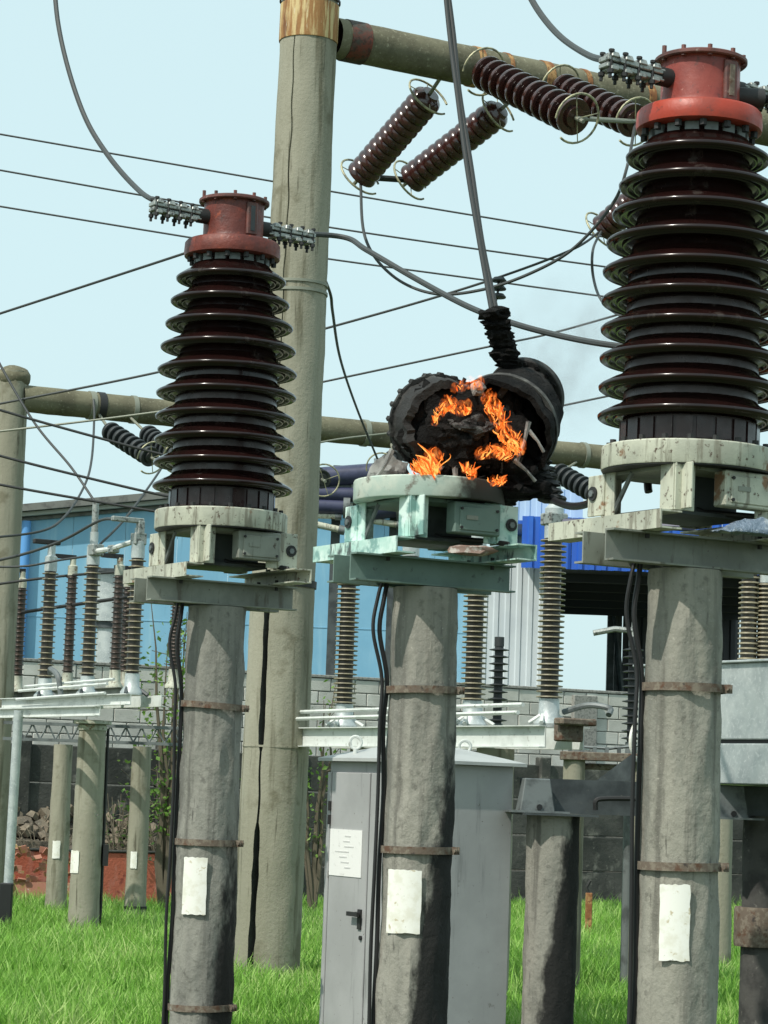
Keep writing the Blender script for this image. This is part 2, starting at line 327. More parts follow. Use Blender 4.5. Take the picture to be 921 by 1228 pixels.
# ================================================================== the setting: ground and grass
g = MB(); S = 1500
g.add([(-S, -S, 0), (S, -S, 0), (S, S, 0), (-S, S, 0)], [(0, 1, 2, 3)], False)
struct(g.build('ground', M['soil'], loc=(0, 0, 0)))

WALLA = R(25)                                    # boundary wall runs turned 25 degrees
WU = Vector((math.cos(WALLA), math.sin(WALLA), 0)); WN = Vector((math.sin(WALLA), -math.cos(WALLA), 0))
W0 = Vector((0, 35.6, 0))
def wall_y(x): return W0.y + x * math.tan(WALLA)
gb = MB()
rg = random.Random(3)
cl = [(rg.uniform(-6, 7), rg.uniform(16, 35), rg.uniform(.5, 1.3)) for _ in range(60)]
for i in range(115000):
    y = 15.6 + 22.5 * rg.random() ** 1.15
    x = rg.uniform(-1, 1) * (.165 * y + .7)
    if y > wall_y(x) - .3 or (x < -2.7 and y > 32.5): continue
    nz = noise.noise(Vector((x * .9, y * .9, 0)))
    h = (.13 + .10 * rg.random() + .10 * nz) * (1.0 + .5 * (rg.random() < .05))
    if h < .05: h = .05
    a = rg.random() * 6.283; wd = .004 + .004 * rg.random(); ln = h * rg.uniform(.15, .75); b = rg.random() * 6.283
    dx, dy = math.cos(a) * wd, math.sin(a) * wd; lx, ly = math.cos(b) * ln, math.sin(b) * ln
    gb.v += [(x - dx, y - dy, 0), (x + dx, y + dy, 0), (x - dx * .7 + lx * .35, y - dy * .7 + ly * .35, h * .6), (x + dx * .7 + lx * .35, y + dy * .7 + ly * .35, h * .6), (x + lx, y + ly, h)]
    n = len(gb.v) - 5
    gb.f += [(n, n + 1, n + 3, n + 2), (n + 2, n + 3, n + 4)]
me = bpy.data.meshes.new('grass'); me.from_pydata(gb.v, [], gb.f); me.materials.append(M['grass'])
go = bpy.data.objects.new('grass', me); COL.objects.link(go); struct(go, 'stuff'); go['label'] = 'bright green uncut grass covering the yard between the posts'

# ================================================================== buildings and walls behind
# --- block wall (upper, pale) : every block its own object
BW = thing('block_wall', 'pale grey cinder block wall behind the switchgear', 'wall', W0 + WN * -2.2, WALLA)
bl, bh, bt = .40, .20, .20
mb = MB(); mb.box((0, 0, 1.62), (24, .17, 3.22)); mb.build('mortar_core', M['mortar'], BW)
proto = [None, None]
for q, mm in enumerate((M['block'], M['block2'])):
    b_ = MB(); b_.box((0, 0, 0), (bl - .016, bt + .012, bh - .016)); o = b_.build('block', mm, BW, bevel=.006); proto[q] = o
rb = random.Random(5); used = [False, False]
for c in range(6):
    z = 3.27 - .1 - .2 * c
    for i in range(-15, 17):
        x = i * bl + (bl / 2 if c % 2 else 0)
        if i in (-6, -5, -4) and False: continue
        q = 1 if rb.random() < .4 else 0
        Mx = Matrix.Translation((x, rb.uniform(-.006, .006), z)) @ Matrix.Rotation(rb.uniform(-.006, .006), 4, 'Z')
        if not used[q]: proto[q].matrix_basis = Mx; used[q] = True
        else: place(proto[q], 'block', BW, Mx)
cp = MB(); cp.box((0, 0, 3.295), (24, .25, .045)); cp.build('coping', M['mortar'], BW, bevel=.008)
for x in (4.55,):
    pl = MB(); pl.box((x, -.14, 1.62), (.42, .10, 3.2)); pl.build('pilaster', M['mortar'], BW, bevel=.008)
# --- dark precast fence in front of it
DF = thing('concrete_fence', 'dark precast concrete panel fence below the block wall', 'fence', W0 + WN * -.55, WALLA)
for i in range(-3, 5):
    for k in range(4):
        b_ = MB(); b_.box((i * 2.0, rb.uniform(-.01, .01), .27 + k * .52), (1.84, .10, .505)); b_.build('fence_panel', M['darkconc'], DF, bevel=.012)
    b_ = MB(); b_.box((i * 2.0 + 1.0, -.02, 1.1), (.17, .2, 2.2)); b_.build('fence_post', M['darkconc'], DF, bevel=.015)
# --- low red wall on the left with rubble heaped on top
pr = ground(206, 1086); pl_ = ground(20, 1084)
dr = (pr - pl_).normalized(); ang = math.atan2(dr.y, dr.x); L = (pr - pl_).length
RW = thing('low_red_wall', 'low red painted wall with peeling paint and a white end', 'wall', pl_, ang)
b_ = MB(); b_.box((L / 2 - .6, .12, .34), (L + 1.2, .22, .68)); b_.build('wall_face', M['redwall'], RW, bevel=.015)
b_ = MB(); b_.box((L + .05, .12, .35), (.09, .24, .70)); b_.build('end_post', M['white'], RW, bevel=.008)
b_ = MB(); b_.box((L / 2 - .6, .12, .70), (L + 1.2, .26, .03)); b_.build('wall_cap', M['darkconc'], RW, bevel=.01)
rr = random.Random(11)
# debris heap behind the red wall
hb = MB()
for i in range(330):
    x = rr.uniform(-.9, L + .2); d = rr.uniform(.30, 1.15); z = .5 + .85 * (d - .3) * rr.uniform(.7, 1.1)
    s_ = rr.uniform(.05, .18)
    Mx = Matrix.Translation((x, d, z)) @ Matrix.Rotation(rr.uniform(0, 3), 4, Vector((rr.random(), rr.random(), rr.random() + .01)).normalized())
    hb.box((0, 0, 0), (s_ * 1.6, s_, s_ * .8), Mx, taper=rr.uniform(.6, 1))
hb.box((L / 2 - .4, .85, .4), (L + 1.4, .8, .8))
RB = hb.build('rubble_heap', M['rubble'], bevel=.0); RB.matrix_basis = RW.matrix_basis @ RB.matrix_basis
tag(RB, 'heap of broken stone and rubble behind the low red wall', 'rubble'); RB['kind'] = 'stuff'
# reddish scrap lying on the left end of the wall
sc_ = MB()
for i in range(46):
    p = pl_ + dr * rr.uniform(-.2, .95) + Vector((0, -.12 - rr.random() * .25, rr.uniform(.25, .75)))
    sc_.box((0, 0, 0), (rr.uniform(.05, .16), .02, rr.uniform(.03, .10)), Matrix.Translation(p) @ Matrix.Rotation(rr.uniform(0, 3), 4, Vector((rr.random(), rr.random() + .01, rr.random())).normalized()))
sc_.box((0, 0, 0), (1.0, .3, .3), Matrix.Translation(pl_ + dr * .4 + Vector((0, -.2, .14))))
o = sc_.build('brick_scrap', simple('brick_scrap', (.38, .17, .12), .9, layers=[(8, (.28, .20, .07), .5, .6), (18, (.5, .36, .3), .6, .7)]))
tag(o, 'pile of broken red brick and yellow scrap against the low red wall', 'rubble'); o['kind'] = 'stuff'

# --- large blue warehouse
def corr(mb, x0, x1, z0, z1, y, pitch, depth, ztop=None):
    n = int((x1 - x0) / pitch); xs = []
    for i in range(n):
        a = x0 + i * pitch
        xs += [(a, 0), (a + pitch * .45, 0), (a + pitch * .55, depth), (a + pitch * .9, depth)]
    xs.append((x1, 0)); k = len(mb.v)
    for x, d in xs: mb.v += [(x, y - d, z0), (x, y - d, ztop(x) if ztop else z1)]
    for i in range(len(xs) - 1):
        a = k + 2 * i; mb.f.append((a, a + 2, a + 3, a + 1)); mb.sm.append(False)
BY = 46.0
BLD = thing('blue_warehouse', 'sky blue sheet metal warehouse with low gable roof', 'warehouse', (at(22, 700, BY).x, BY, 0), R(4))
Lw = at(648, 700, BY).x - at(22, 700, BY).x
zt0 = at(22, 622, BY).z; slope = math.tan(R(7.6)); xr = at(330, 600, BY).x - at(22, 700, BY).x
def topz(x): return zt0 + slope * x if x < xr else zt0 + slope * xr - (x - xr) * slope * .95
npan = 9; pw = 0.62 * Lw * 1.45 / npan
for i in range(npan):
    x0 = i * pw; b_ = MB()
    xs = [x0 + .003, x0 + pw - .003]
    if xs[0] < xr < xs[1]: xs.insert(1, xr)
    for x in xs: b_.v += [(x, 0, 0), (x, 0, topz(x)), (x, .06, 0), (x, .06, topz(x))]
    for j in range(len(xs) - 1):
        a = 4 * j; b_.f += [(a, a + 4, a + 5, a + 1), (a + 2, a + 3, a + 7, a + 6), (a + 1, a + 5, a + 7, a + 3)]; b_.sm += [False] * 3
    b_.f += [(0, 1, 3, 2)]; b_.sm += [False]
    e_ = 4 * (len(xs) - 1); b_.f += [(e_, e_ + 2, e_ + 3, e_ + 1)]; b_.sm += [False]
    for z in (1.6, 4.6): b_.box((x0 + pw / 2, -.004, z), (pw - .02, .012, .015))
    b_.build('wall_panel', M['blue'], BLD)
xe = npan * pw
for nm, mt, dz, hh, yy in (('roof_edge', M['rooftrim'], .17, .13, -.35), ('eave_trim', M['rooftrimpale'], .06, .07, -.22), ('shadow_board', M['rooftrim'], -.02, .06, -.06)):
    b_ = MB()
    for (xa, xb) in ((-.3, xr), (xr, xe)):
        za, zb = topz(xa), topz(xb); k = len(b_.v)
        for x, z in ((xa, za), (xb, zb)): b_.v += [(x, yy, z + dz - hh / 2), (x, yy, z + dz + hh / 2), (x, 6, z + dz - hh / 2), (x, 6, z + dz + hh / 2)]
        b_.f += [(k, k + 4, k + 5, k + 1), (k + 1, k + 5, k + 7, k + 3), (k, k + 2, k + 6, k + 4), (k, k + 1, k + 3, k + 2), (k + 4, k + 6, k + 7, k + 5)]; b_.sm += [False] * 5
    b_.build(nm, mt, BLD)
b_ = MB(); b_.cyl((.10, -.12, 0), (.10, -.12, zt0 - .05), .085, n=16); b_.build('downpipe', M['bluecorner'], BLD)
b_ = MB(); b_.box((-.02, 3, zt0 / 2), (.08, 6, zt0)); b_.build('side_wall', M['blue'], BLD)
# silver flue with a cap standing in front of the warehouse
fp = at(130, 800, 41); ft = at(131, 684, 41).z
FL = thing('steel_flue', 'shiny steel flue with flat dark cap before the blue warehouse', 'flue', (fp.x, 41, 0))
b_ = MB(); b_.cyl((0, 0, 0), (0, 0, ft - .95), .22, n=24); b_.build('lower_pipe', M['galv'], FL)
b_ = MB(); b_.cyl((.0, 0, ft - .85), (0, 0, ft - .05), .31, n=28); b_.build('drum', M['galv'], FL)
b_ = MB(); b_.cyl((.0, 0, ft - .96), (0, 0, ft - .85), .26, n=28); b_.build('neck_band', M['darksteel'], FL)
b_ = MB(); b_.cyl((0, 0, ft - .05), (0, 0, ft), .44, n=28); b_.build('cap', M['darksteel'], FL)
# white corrugated annex
AY = 44.0
ax0, ax1 = at(572, 720, AY).x, at(662, 720, AY).x
AN = thing('white_annex', 'white corrugated annex between the blue warehouse and the open shed', 'annex', (ax0, AY, 0))
b_ = MB(); corr(b_, 0, ax1 - ax0, 0, at(610, 662, AY).z, 0, .2, .022); b_.build('corrugated_wall', M['whitesheet'], AN)
b_ = MB(); corr(b_, .3, ax1 - ax0 + .5, at(610, 664, AY).z, at(610, 585, AY).z, -.03, .2, .022); b_.build('upper_cladding', M['palesheet'], AN)
b_ = MB(); b_.box(((ax1 - ax0) / 2, 1.6, at(610, 664, AY).z / 2 - .1), (ax1 - ax0 - .1, 3.0, at(610, 664, AY).z - .25)); b_.build('inner_shell', M['whitesheet'], AN)
# open shed with deep blue fascia
SY = 42.0
sx0, sx1 = at(624, 700, SY).x, at(985, 700, SY).x
zb, zt = at(720, 684, SY).z, at(720, 622, SY).z
SH = thing('blue_open_shed', 'open shed with deep blue corrugated fascia and dark soffit', 'shed', (sx0, SY, 0))
Ls = sx1 - sx0; np_ = 6
for i in range(np_):
    b_ = MB(); corr(b_, i * Ls / np_ + .004, (i + 1) * Ls / np_ - .004, zb, zt, 0, .2, .045); b_.build('fascia_sheet', M['deepblue'], SH)
zb2 = zb + .02
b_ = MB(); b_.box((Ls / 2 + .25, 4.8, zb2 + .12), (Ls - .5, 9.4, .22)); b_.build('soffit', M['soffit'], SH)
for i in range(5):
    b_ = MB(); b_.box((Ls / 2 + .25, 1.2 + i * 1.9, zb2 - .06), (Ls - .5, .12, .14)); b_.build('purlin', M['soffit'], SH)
for px in (733, 742, 900):
    x = at(px, 780, 51).x - sx0
    b_ = MB(); b_.box((x, 9.2, zb / 2), (.14, .14, zb)); b_.build('column', M['darksteel'], SH)
b_ = MB(); b_.tube([(at(738, 740, 51).x - sx0, 9.1, zb - .1), (at(756, 800, 51).x - sx0, 9.1, 2.4)], .06, 8); b_.build('brace', M['darksteel'], SH)
for x in (.62, Ls - .3):
    b_ = MB(); b_.box((x, .25, zb / 2), (.16, .16, zb)); b_.build('column', M['darksteel'], SH)
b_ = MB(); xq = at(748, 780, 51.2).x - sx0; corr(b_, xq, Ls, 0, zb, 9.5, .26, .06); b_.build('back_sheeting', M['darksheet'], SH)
b_ = MB(); b_.box((-.05 + Ls / 2, 4.8, zt - .1), (Ls + .2, 9.5, .06)); b_.build('roof', M['deepblue'], SH)
# violet pipe rack behind the gantry pole
PY = 38.0
p0 = at(376, 600, PY); PR = thing('pipe_rack', 'rack of dark violet and pale flanged pipes behind the gantry pole', 'pipe rack', (p0.x, PY, 0))
for px in (400, 470):
    b_ = MB(); x = at(px, 700, PY + .4).x - p0.x; b_.box((x, .45, at(430, 555, PY).z / 2), (.14, .14, at(430, 555, PY).z)); b_.build('upright', M['darksteel'], PR)
for (xa, ya, xb, yb, r, mt, nm) in ((372, 572, 452, 566, .16, 'violet', 'violet_pipe'), (372, 590, 426, 592, .12, 'violet', 'violet_pipe'), (372, 605, 414, 607, .12, 'violet', 'violet_pipe'), (372, 582, 424, 583, .05, 'darksteel', 'thin_pipe'),
                                    (372, 617, 404, 618, .04, 'palepaint', 'pale_pipe'), (372, 626, 408, 634, .05, 'palepaint', 'pale_pipe'), (440, 612, 476, 606, .16, 'violet', 'violet_pipe'), (440, 622, 478, 628, .05, 'palepaint', 'pale_pipe')):
    a, b = at(xa, ya, PY) - p0, at(xb, yb, PY) - p0; a.z += p0.z; b.z += p0.z; a.y = b.y = 0.16
    b_ = MB(); b_.cyl(a, b, r, n=18); pp = b_.build(nm, M[mt], PR)
    b_ = MB(); d = (b - a).normalized(); b_.cyl(b - d * .03, b + d * .07, r * 1.45, n=18); b_.build('flange', M['bracket'], pp)

# ================================================================== concrete posts and poles
def shaft(mb, h, r0, r1, n=40, m=40, amp=.006, seed=0, crack=None, z0=0.0):
    ang = [2 * math.pi * i / n for i in range(n)]
    if crack:
        ca = crack[0]; w_ = crack[1]
        ang = sorted([a for a in ang if abs((a - ca + math.pi) % (2 * math.pi) - math.pi) > w_ * 2.6] + [(ca + w_ * q) % (2 * math.pi) for q in (-2.2, -1, -.55, .55, 1, 2.2)])
        m = max(m, 120)
    N = len(ang); vs = []; fs = []
    for k in range(m + 1):
        t = k / m; z = z0 + (h - z0) * t; r = r0 + (r1 - r0) * t
        for a in ang:
            q = Vector((math.cos(a) * 1.2, math.sin(a) * 1.2, z * 1.6 + seed * 7))
            rr_ = r + amp * noise.fractal(q * 2.2, 1.0, 2.0, 4)
            aa = a
            if crack:
                off = .35 * w_ * math.sin(z * 1.3) + .9 * w_ * noise.noise(Vector((0, 0, z * 3.1)))
                d = (a - ca + math.pi) % (2 * math.pi) - math.pi
                wf = .34 if z > 4.5 else (.45 if 1.25 < z < 1.95 else 1.15 + .8 * abs(noise.noise(Vector((9, 2, z * 4)))))
                if abs(d) < w_ * 2.3: aa = ca + d * (wf if abs(d) < w_ * 1.2 else 1) + off * (1 if abs(d) < w_ * 1.2 else .4)
                if abs(d) < w_ * .7:
                    dep = 0
                    for (za, zb_, dp) in crack[2]:
                        if za < z < zb_: dep = max(dep, dp * (.55 + .9 * abs(noise.noise(Vector((3, 1, z * 5))))))
                    rr_ -= dep
            vs.append((rr_ * math.cos(aa), rr_ * math.sin(aa), z))
    for k in range(m):
        for i in range(N):
            j = (i + 1) % N; fs.append((k * N + i, k * N + j, (k + 1) * N + j, (k + 1) * N + i))
    fs.append(tuple(m * N + i for i in range(N)))
    mb.add(vs, fs, True); return mb
def band(parent, z, r, h=.04, tilt=(0, 0), mt='rustband', lug=None):
    b_ = MB(); Mx = Matrix.Translation((0, 0, z)) @ Matrix.Rotation(tilt[0], 4, 'X') @ Matrix.Rotation(tilt[1], 4, 'Y')
    b_.lathe([(r, -h / 2), (r + .008, -h / 2), (r + .008, h / 2), (r, h / 2)], 44, Mx, close=True)
    if lug is not None:
        for dd in (-.02, .02):
            b_.box((r + .018, dd, 0), (.036, .008, h * 1.05), Mx @ Matrix.Rotation(lug, 4, 'Z'))
        b_.cyl(Mx @ Matrix.Rotation(lug, 4, 'Z') @ Vector((r + .024, -.04, 0)), Mx @ Matrix.Rotation(lug, 4, 'Z') @ Vector((r + .024, .04, 0)), .009, n=8)
    return b_.build('strap', M[mt], parent)
def patch(parent, z0, z1, a0, a1, r, mt='white', name='painted_patch', n=10, rag=.0035, seed=1):
    q = random.Random(seed); b_ = MB(); vs = []; fs = []; m = 8
    for i in range(n + 1):
        a = a0 + (a1 - a0) * i / n
        for k in range(m + 1):
            z = z0 + (z1 - z0) * k / m; jz = q.uniform(-rag, rag) if k in (0, m) else 0; ja = q.uniform(-rag, rag) / r * .7 if i in (0, n) else 0
            for rr_ in (r,): vs.append((rr_ * math.cos(a + ja), rr_ * math.sin(a + ja), z + jz))
    for i in range(n):
        for k in range(m): fs.append((i * (m + 1) + k, (i + 1) * (m + 1) + k, (i + 1) * (m + 1) + k + 1, i * (m + 1) + k + 1))
    # thin solid
    nv = len(vs); vs2 = [(x * (1 - .004 / r), y * (1 - .004 / r), z) for x, y, z in vs]
    b_.add(vs + vs2, fs + [tuple(nv + i for i in reversed(f)) for f in fs], True)
    return b_.build(name, M[mt], parent)

CT = {}
POSTH = 2.69
specs = [  # px, py at the post top, depth, name of neighbour
    ('A', 261, 720, 15.3, 0.36), ('B', 511, 700, 13.35, 0.36), ('C', 822, 680, 11.6, 0.36)]
views = math.atan2(-1, -.03)
concA = dict(A=((.25, .247, .215), (.14, .14, .125)), B=((.29, .28, .24), (.16, .16, .14)), C=((.29, .28, .235), (.18, .18, .155)))
plabel = dict(A='round concrete post carrying the intact transformer beside the tall gantry pole',
              B='round concrete post under the burning transformer with one ragged black side',
              C='thick pale concrete post carrying the intact transformer beside the galvanised box')
for key, px, py, Y, dia in specs:
    p = at(px, py, Y); base = Vector((p.x, Y, -.017 if key == 'C' else 0)); CT[key] = base
    t = thing('concrete_post', plabel[key], 'post', base, 0.0, 'concrete posts under the transformers')
    side = (.93, -.36); r = dia / 2
    thr = dict(A=(.62, 1.25), B=(.15, 1.15), C=(1.3, 1.8))[key]
    sm_ = black_sided_concrete('post_concrete_' + key, concA[key][0], concA[key][1], side, .2, 1.9 if key != 'B' else 2.15, *thr)
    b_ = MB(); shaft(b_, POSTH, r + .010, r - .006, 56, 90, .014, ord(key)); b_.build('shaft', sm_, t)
    zs = dict(A=[at(258, 847, Y).z, at(248, 1010, Y).z, at(240, 1207, Y).z], B=[at(505, 828, Y).z, at(500, 1019, Y).z], C=[at(820, 821, Y).z, at(815, 1034, Y).z])[key]
    tl = dict(A=[(0, .05), (0, .0), (0, -.02)], B=[(0, -.02), (0, -.01)], C=[(0, .0), (0, -.01)])[key]
    for z, q in zip(zs, tl): band(t, z, r + .012, .038, q, 'rustband', lug=R(-20))
    pa = dict(A=(1028, 1096, -2.25, -1.48), B=(1043, 1118, -2.42, -1.45), C=(1055, 1145, -2.12, -1.42))[key]
    patch(t, at(px, pa[1], Y).z, at(px, pa[0], Y).z, pa[2], pa[3], r + .021, seed=ord(key))
    # cables running down the left of the post
    lab = dict(A='pair of black cables running down the post beside the tall gantry pole', B='pair of black cables running down the post under the burning transformer', C='pair of black cables running down the pale post beside the galvanised box')[key]
    cb = thing('control_cable', lab, 'cable', (base.x - r - .03, base.y, 0), 0.0, 'cables strapped to the posts')
    for j in range(2):
        rc = random.Random(ord(key) * 3 + j); pts = []
        for z in [0.0, .4, .8, 1.2, 1.6, 1.95, 2.2, 2.45, 2.62, 2.78]:
            bow = -.045 * math.exp(-((z - 2.5) / .18) ** 2) * (1 + .3 * j)
            pts.append((.014 - j * .024 + rc.uniform(-.008, .008) + bow, -.03 - .03 * j + rc.uniform(-.01, .01), z))
        b_ = MB(); b_.tube(catmull(pts, 6), .0125 if j == 0 else .010, 8); b_.build('strand', M['black'], cb)
# ================================================================== support frames and transformers
def support_frame(key, web, light, label):
    t = thing('steel_crossarm', label, 'crossarm', CT[key] + Vector((0, 0, POSTH)), YA, 'steel crossarms on the posts')
    for y, s in ((-.085, -1), (.085, 1)):
        b_ = MB(); b_.channel((-.52, y, .004), (.47, y, .004), .145, .07, .009, (0, s, 0)); b_.build('channel_beam', web, t)
    b_ = MB(); b_.channel((-.37, -.30, .151), (-.37, .60, .151), .085, .12, .008, (1, 0, 0)); b_.build('cross_channel', light, t)
    b_ = MB(); b_.channel((.40, -.46, .151), (.40, .42, .151), .085, .12, .008, (-1, 0, 0)); b_.build('cross_channel', light, t)
    b_ = MB()
    for x in (-.31, .34):
        for y in (-.12, .12): b_.cyl((x, y, .12), (x, y, .185), .012, n=6)
    b_.build('bolts', M['blackiron'], t)
    return t
def base_tank(t, body, boxm, z0, dirty=False):
    # square plinth with open windows, corner legs and lugs; z0 = local height of its foot
    H = .215; s = .285
    for sx in (-1, 1):
        for sy in (-1, 1):
            b_ = MB()
            b_.box((sx * (s - .055), sy * s, z0 + H / 2), (.11, .010, H)); b_.box((sx * s, sy * (s - .055), z0 + H / 2), (.010, .11 - .01, H))
            b_.build('corner_leg', body, t, bevel=.002)
    b_ = MB(); b_.box((0, 0, z0 + H - .012), (.56, .56, .018)); b_.build('top_plate', M['greypaint'] if not dirty else M['tealdark'], t)
    b_ = MB(); b_.box((.0, .05, z0 + .012), (.50, .42, .016)); b_.build('bottom_plate', M['darksteel'], t)
    for (c, d, hole, ax) in (((-s - .008, s + .03, z0 + H / 2), (.014, .13, H * .9), (-s - .02, s + .05, z0 + H * .55), (-1, 0, 0)),
                             ((s + .03, -s - .008, z0 + H / 2), (.13, .014, H * .95), (s + .05, -s - .02, z0 + H * .5), (0, -1, 0))):
        b_ = MB(); b_.box(c, d); lg = b_.build('lug', body, t, bevel=.003)
        b_ = MB(); h_ = Vector(hole); b_.cyl(h_ - Vector(ax) * .004, h_ + Vector(ax) * .004, .034, n=20); b_.build('hole_ring', M['blackiron'], lg); b_ = MB(); b_.cyl(h_, h_ + Vector(ax) * .012, .017, n=6); b_.build('nut', M['bracket'], lg)
    b_ = MB(); b_.box((.095, -s - .02, z0 + .118), (.285, .09, .165)); bx = b_.build('terminal_box', boxm, t, bevel=.006)
    b_ = MB(); b_.box((.10, -s - .068, z0 + .115), (.235, .008, .125)); b_.build('cover', boxm, bx, bevel=.003)
    b_ = MB()
    for x in (-.01, .21):
        for z in (.065, .165): b_.cyl((x, -s - .066, z0 + z), (x, -s - .08, z0 + z), .008, n=8)
    b_.build('screws', M['blackiron'], bx)
    b_ = MB(); b_.box((.055, -s - .074, z0 + .12), (.07, .004, .022)); b_.build('name_plate', M['greypaint'], bx)
    b_ = MB(); b_.box((0.02, -s + .20, z0 + .11), (.40, .012, .18)); b_.build('inner_web', M['darksteel'], t)
    b_ = MB(); b_.box((-.245, -s - .04, z0 + .11), (.012, .075, .21)); b_.build('gusset', body, t, bevel=.003)
    b_ = MB(); b_.tube([(-s + .01, .20, z0 + .02), (-s + .01, .06, z0 + .2)], .012, 6); b_.build('diagonal_stay', M['bracket'], t)
    b_ = MB(); b_.tube([(-.20, -.1, z0 + .20), (-.12, .0, z0 + .10), (.02, -.1, z0 + .03), (.22, -.22, z0 + .02), (.3, -.34, z0 + .0)], .014, 8); b_.build('outlet_cable', M['black'], t)
    return z0 + H
def ring_plate(t, body, z, bolts=True):
    b_ = MB(); b_.lathe([(.33, 0), (.405, 0), (.408, .006), (.408, .104), (.404, .110), (.33, .110)], 64, Matrix.Translation((0, 0, z)), close=True); b_.build('base_ring', body, t, sharp=30)
    b_ = MB()
    for i in range(20):
        a = 2 * math.pi * i / 20; b_.cyl((.37 * math.cos(a), .37 * math.sin(a), z + .108), (.37 * math.cos(a), .37 * math.sin(a), z + .135), .016, n=6)
    b_.build('ring_bolts', M['blackiron'], t)
    b_ = MB(); b_.lathe([(.30, 0), (.402, 0), (.402, .004), (.30, .004)], 48, Matrix.Translation((0, 0, z - .006)), close=True); b_.build('ring_gasket', M['blackiron'], t)
def clamp(parent, p0, d, L=.30, mt='clampm', dark=False):
    p0 = Vector(p0); d = Vector(d).normalized(); q = d.to_track_quat('X', 'Z').to_matrix().to_4x4(); Mx = Matrix.Translation(p0) @ q
    b_ = MB(); b_.box((L * .5, 0, .010), (L, .085, .026), Mx); b_.box((L * .5, 0, -.022), (L, .075, .024), Mx)
    n = 4
    for i in range(n):
        x = L * (.16 + .24 * i)
        b_.box((x, .0, .030), (L * .15, .105, .028), Mx, taper=.8); b_.box((x, 0, -.035), (L * .13, .095, .02), Mx)
    c = b_.build('terminal_clamp', M[mt], parent, bevel=.004)
    b_ = MB()
    for i in range(n):
        x = L * (.16 + .24 * i)
        for s in (-1, 1):
            b_.cyl(Mx @ Vector((x + .02, s * .036, .052)), Mx @ Vector((x + .02, s * .036, -.085)), .0085, n=6)
            b_.cyl(Mx @ Vector((x + .02, s * .036, .040)), Mx @ Vector((x + .02, s * .036, .052)), .014, n=6)
            b_.cyl(Mx @ Vector((x + .02, s * .036, -.062)), Mx @ Vector((x + .02, s * .036, -.044)), .016, n=6)
    b_.build('clamp_bolts', M['blackiron'], c)
    return c
NS = 10; PITCHS = .1385
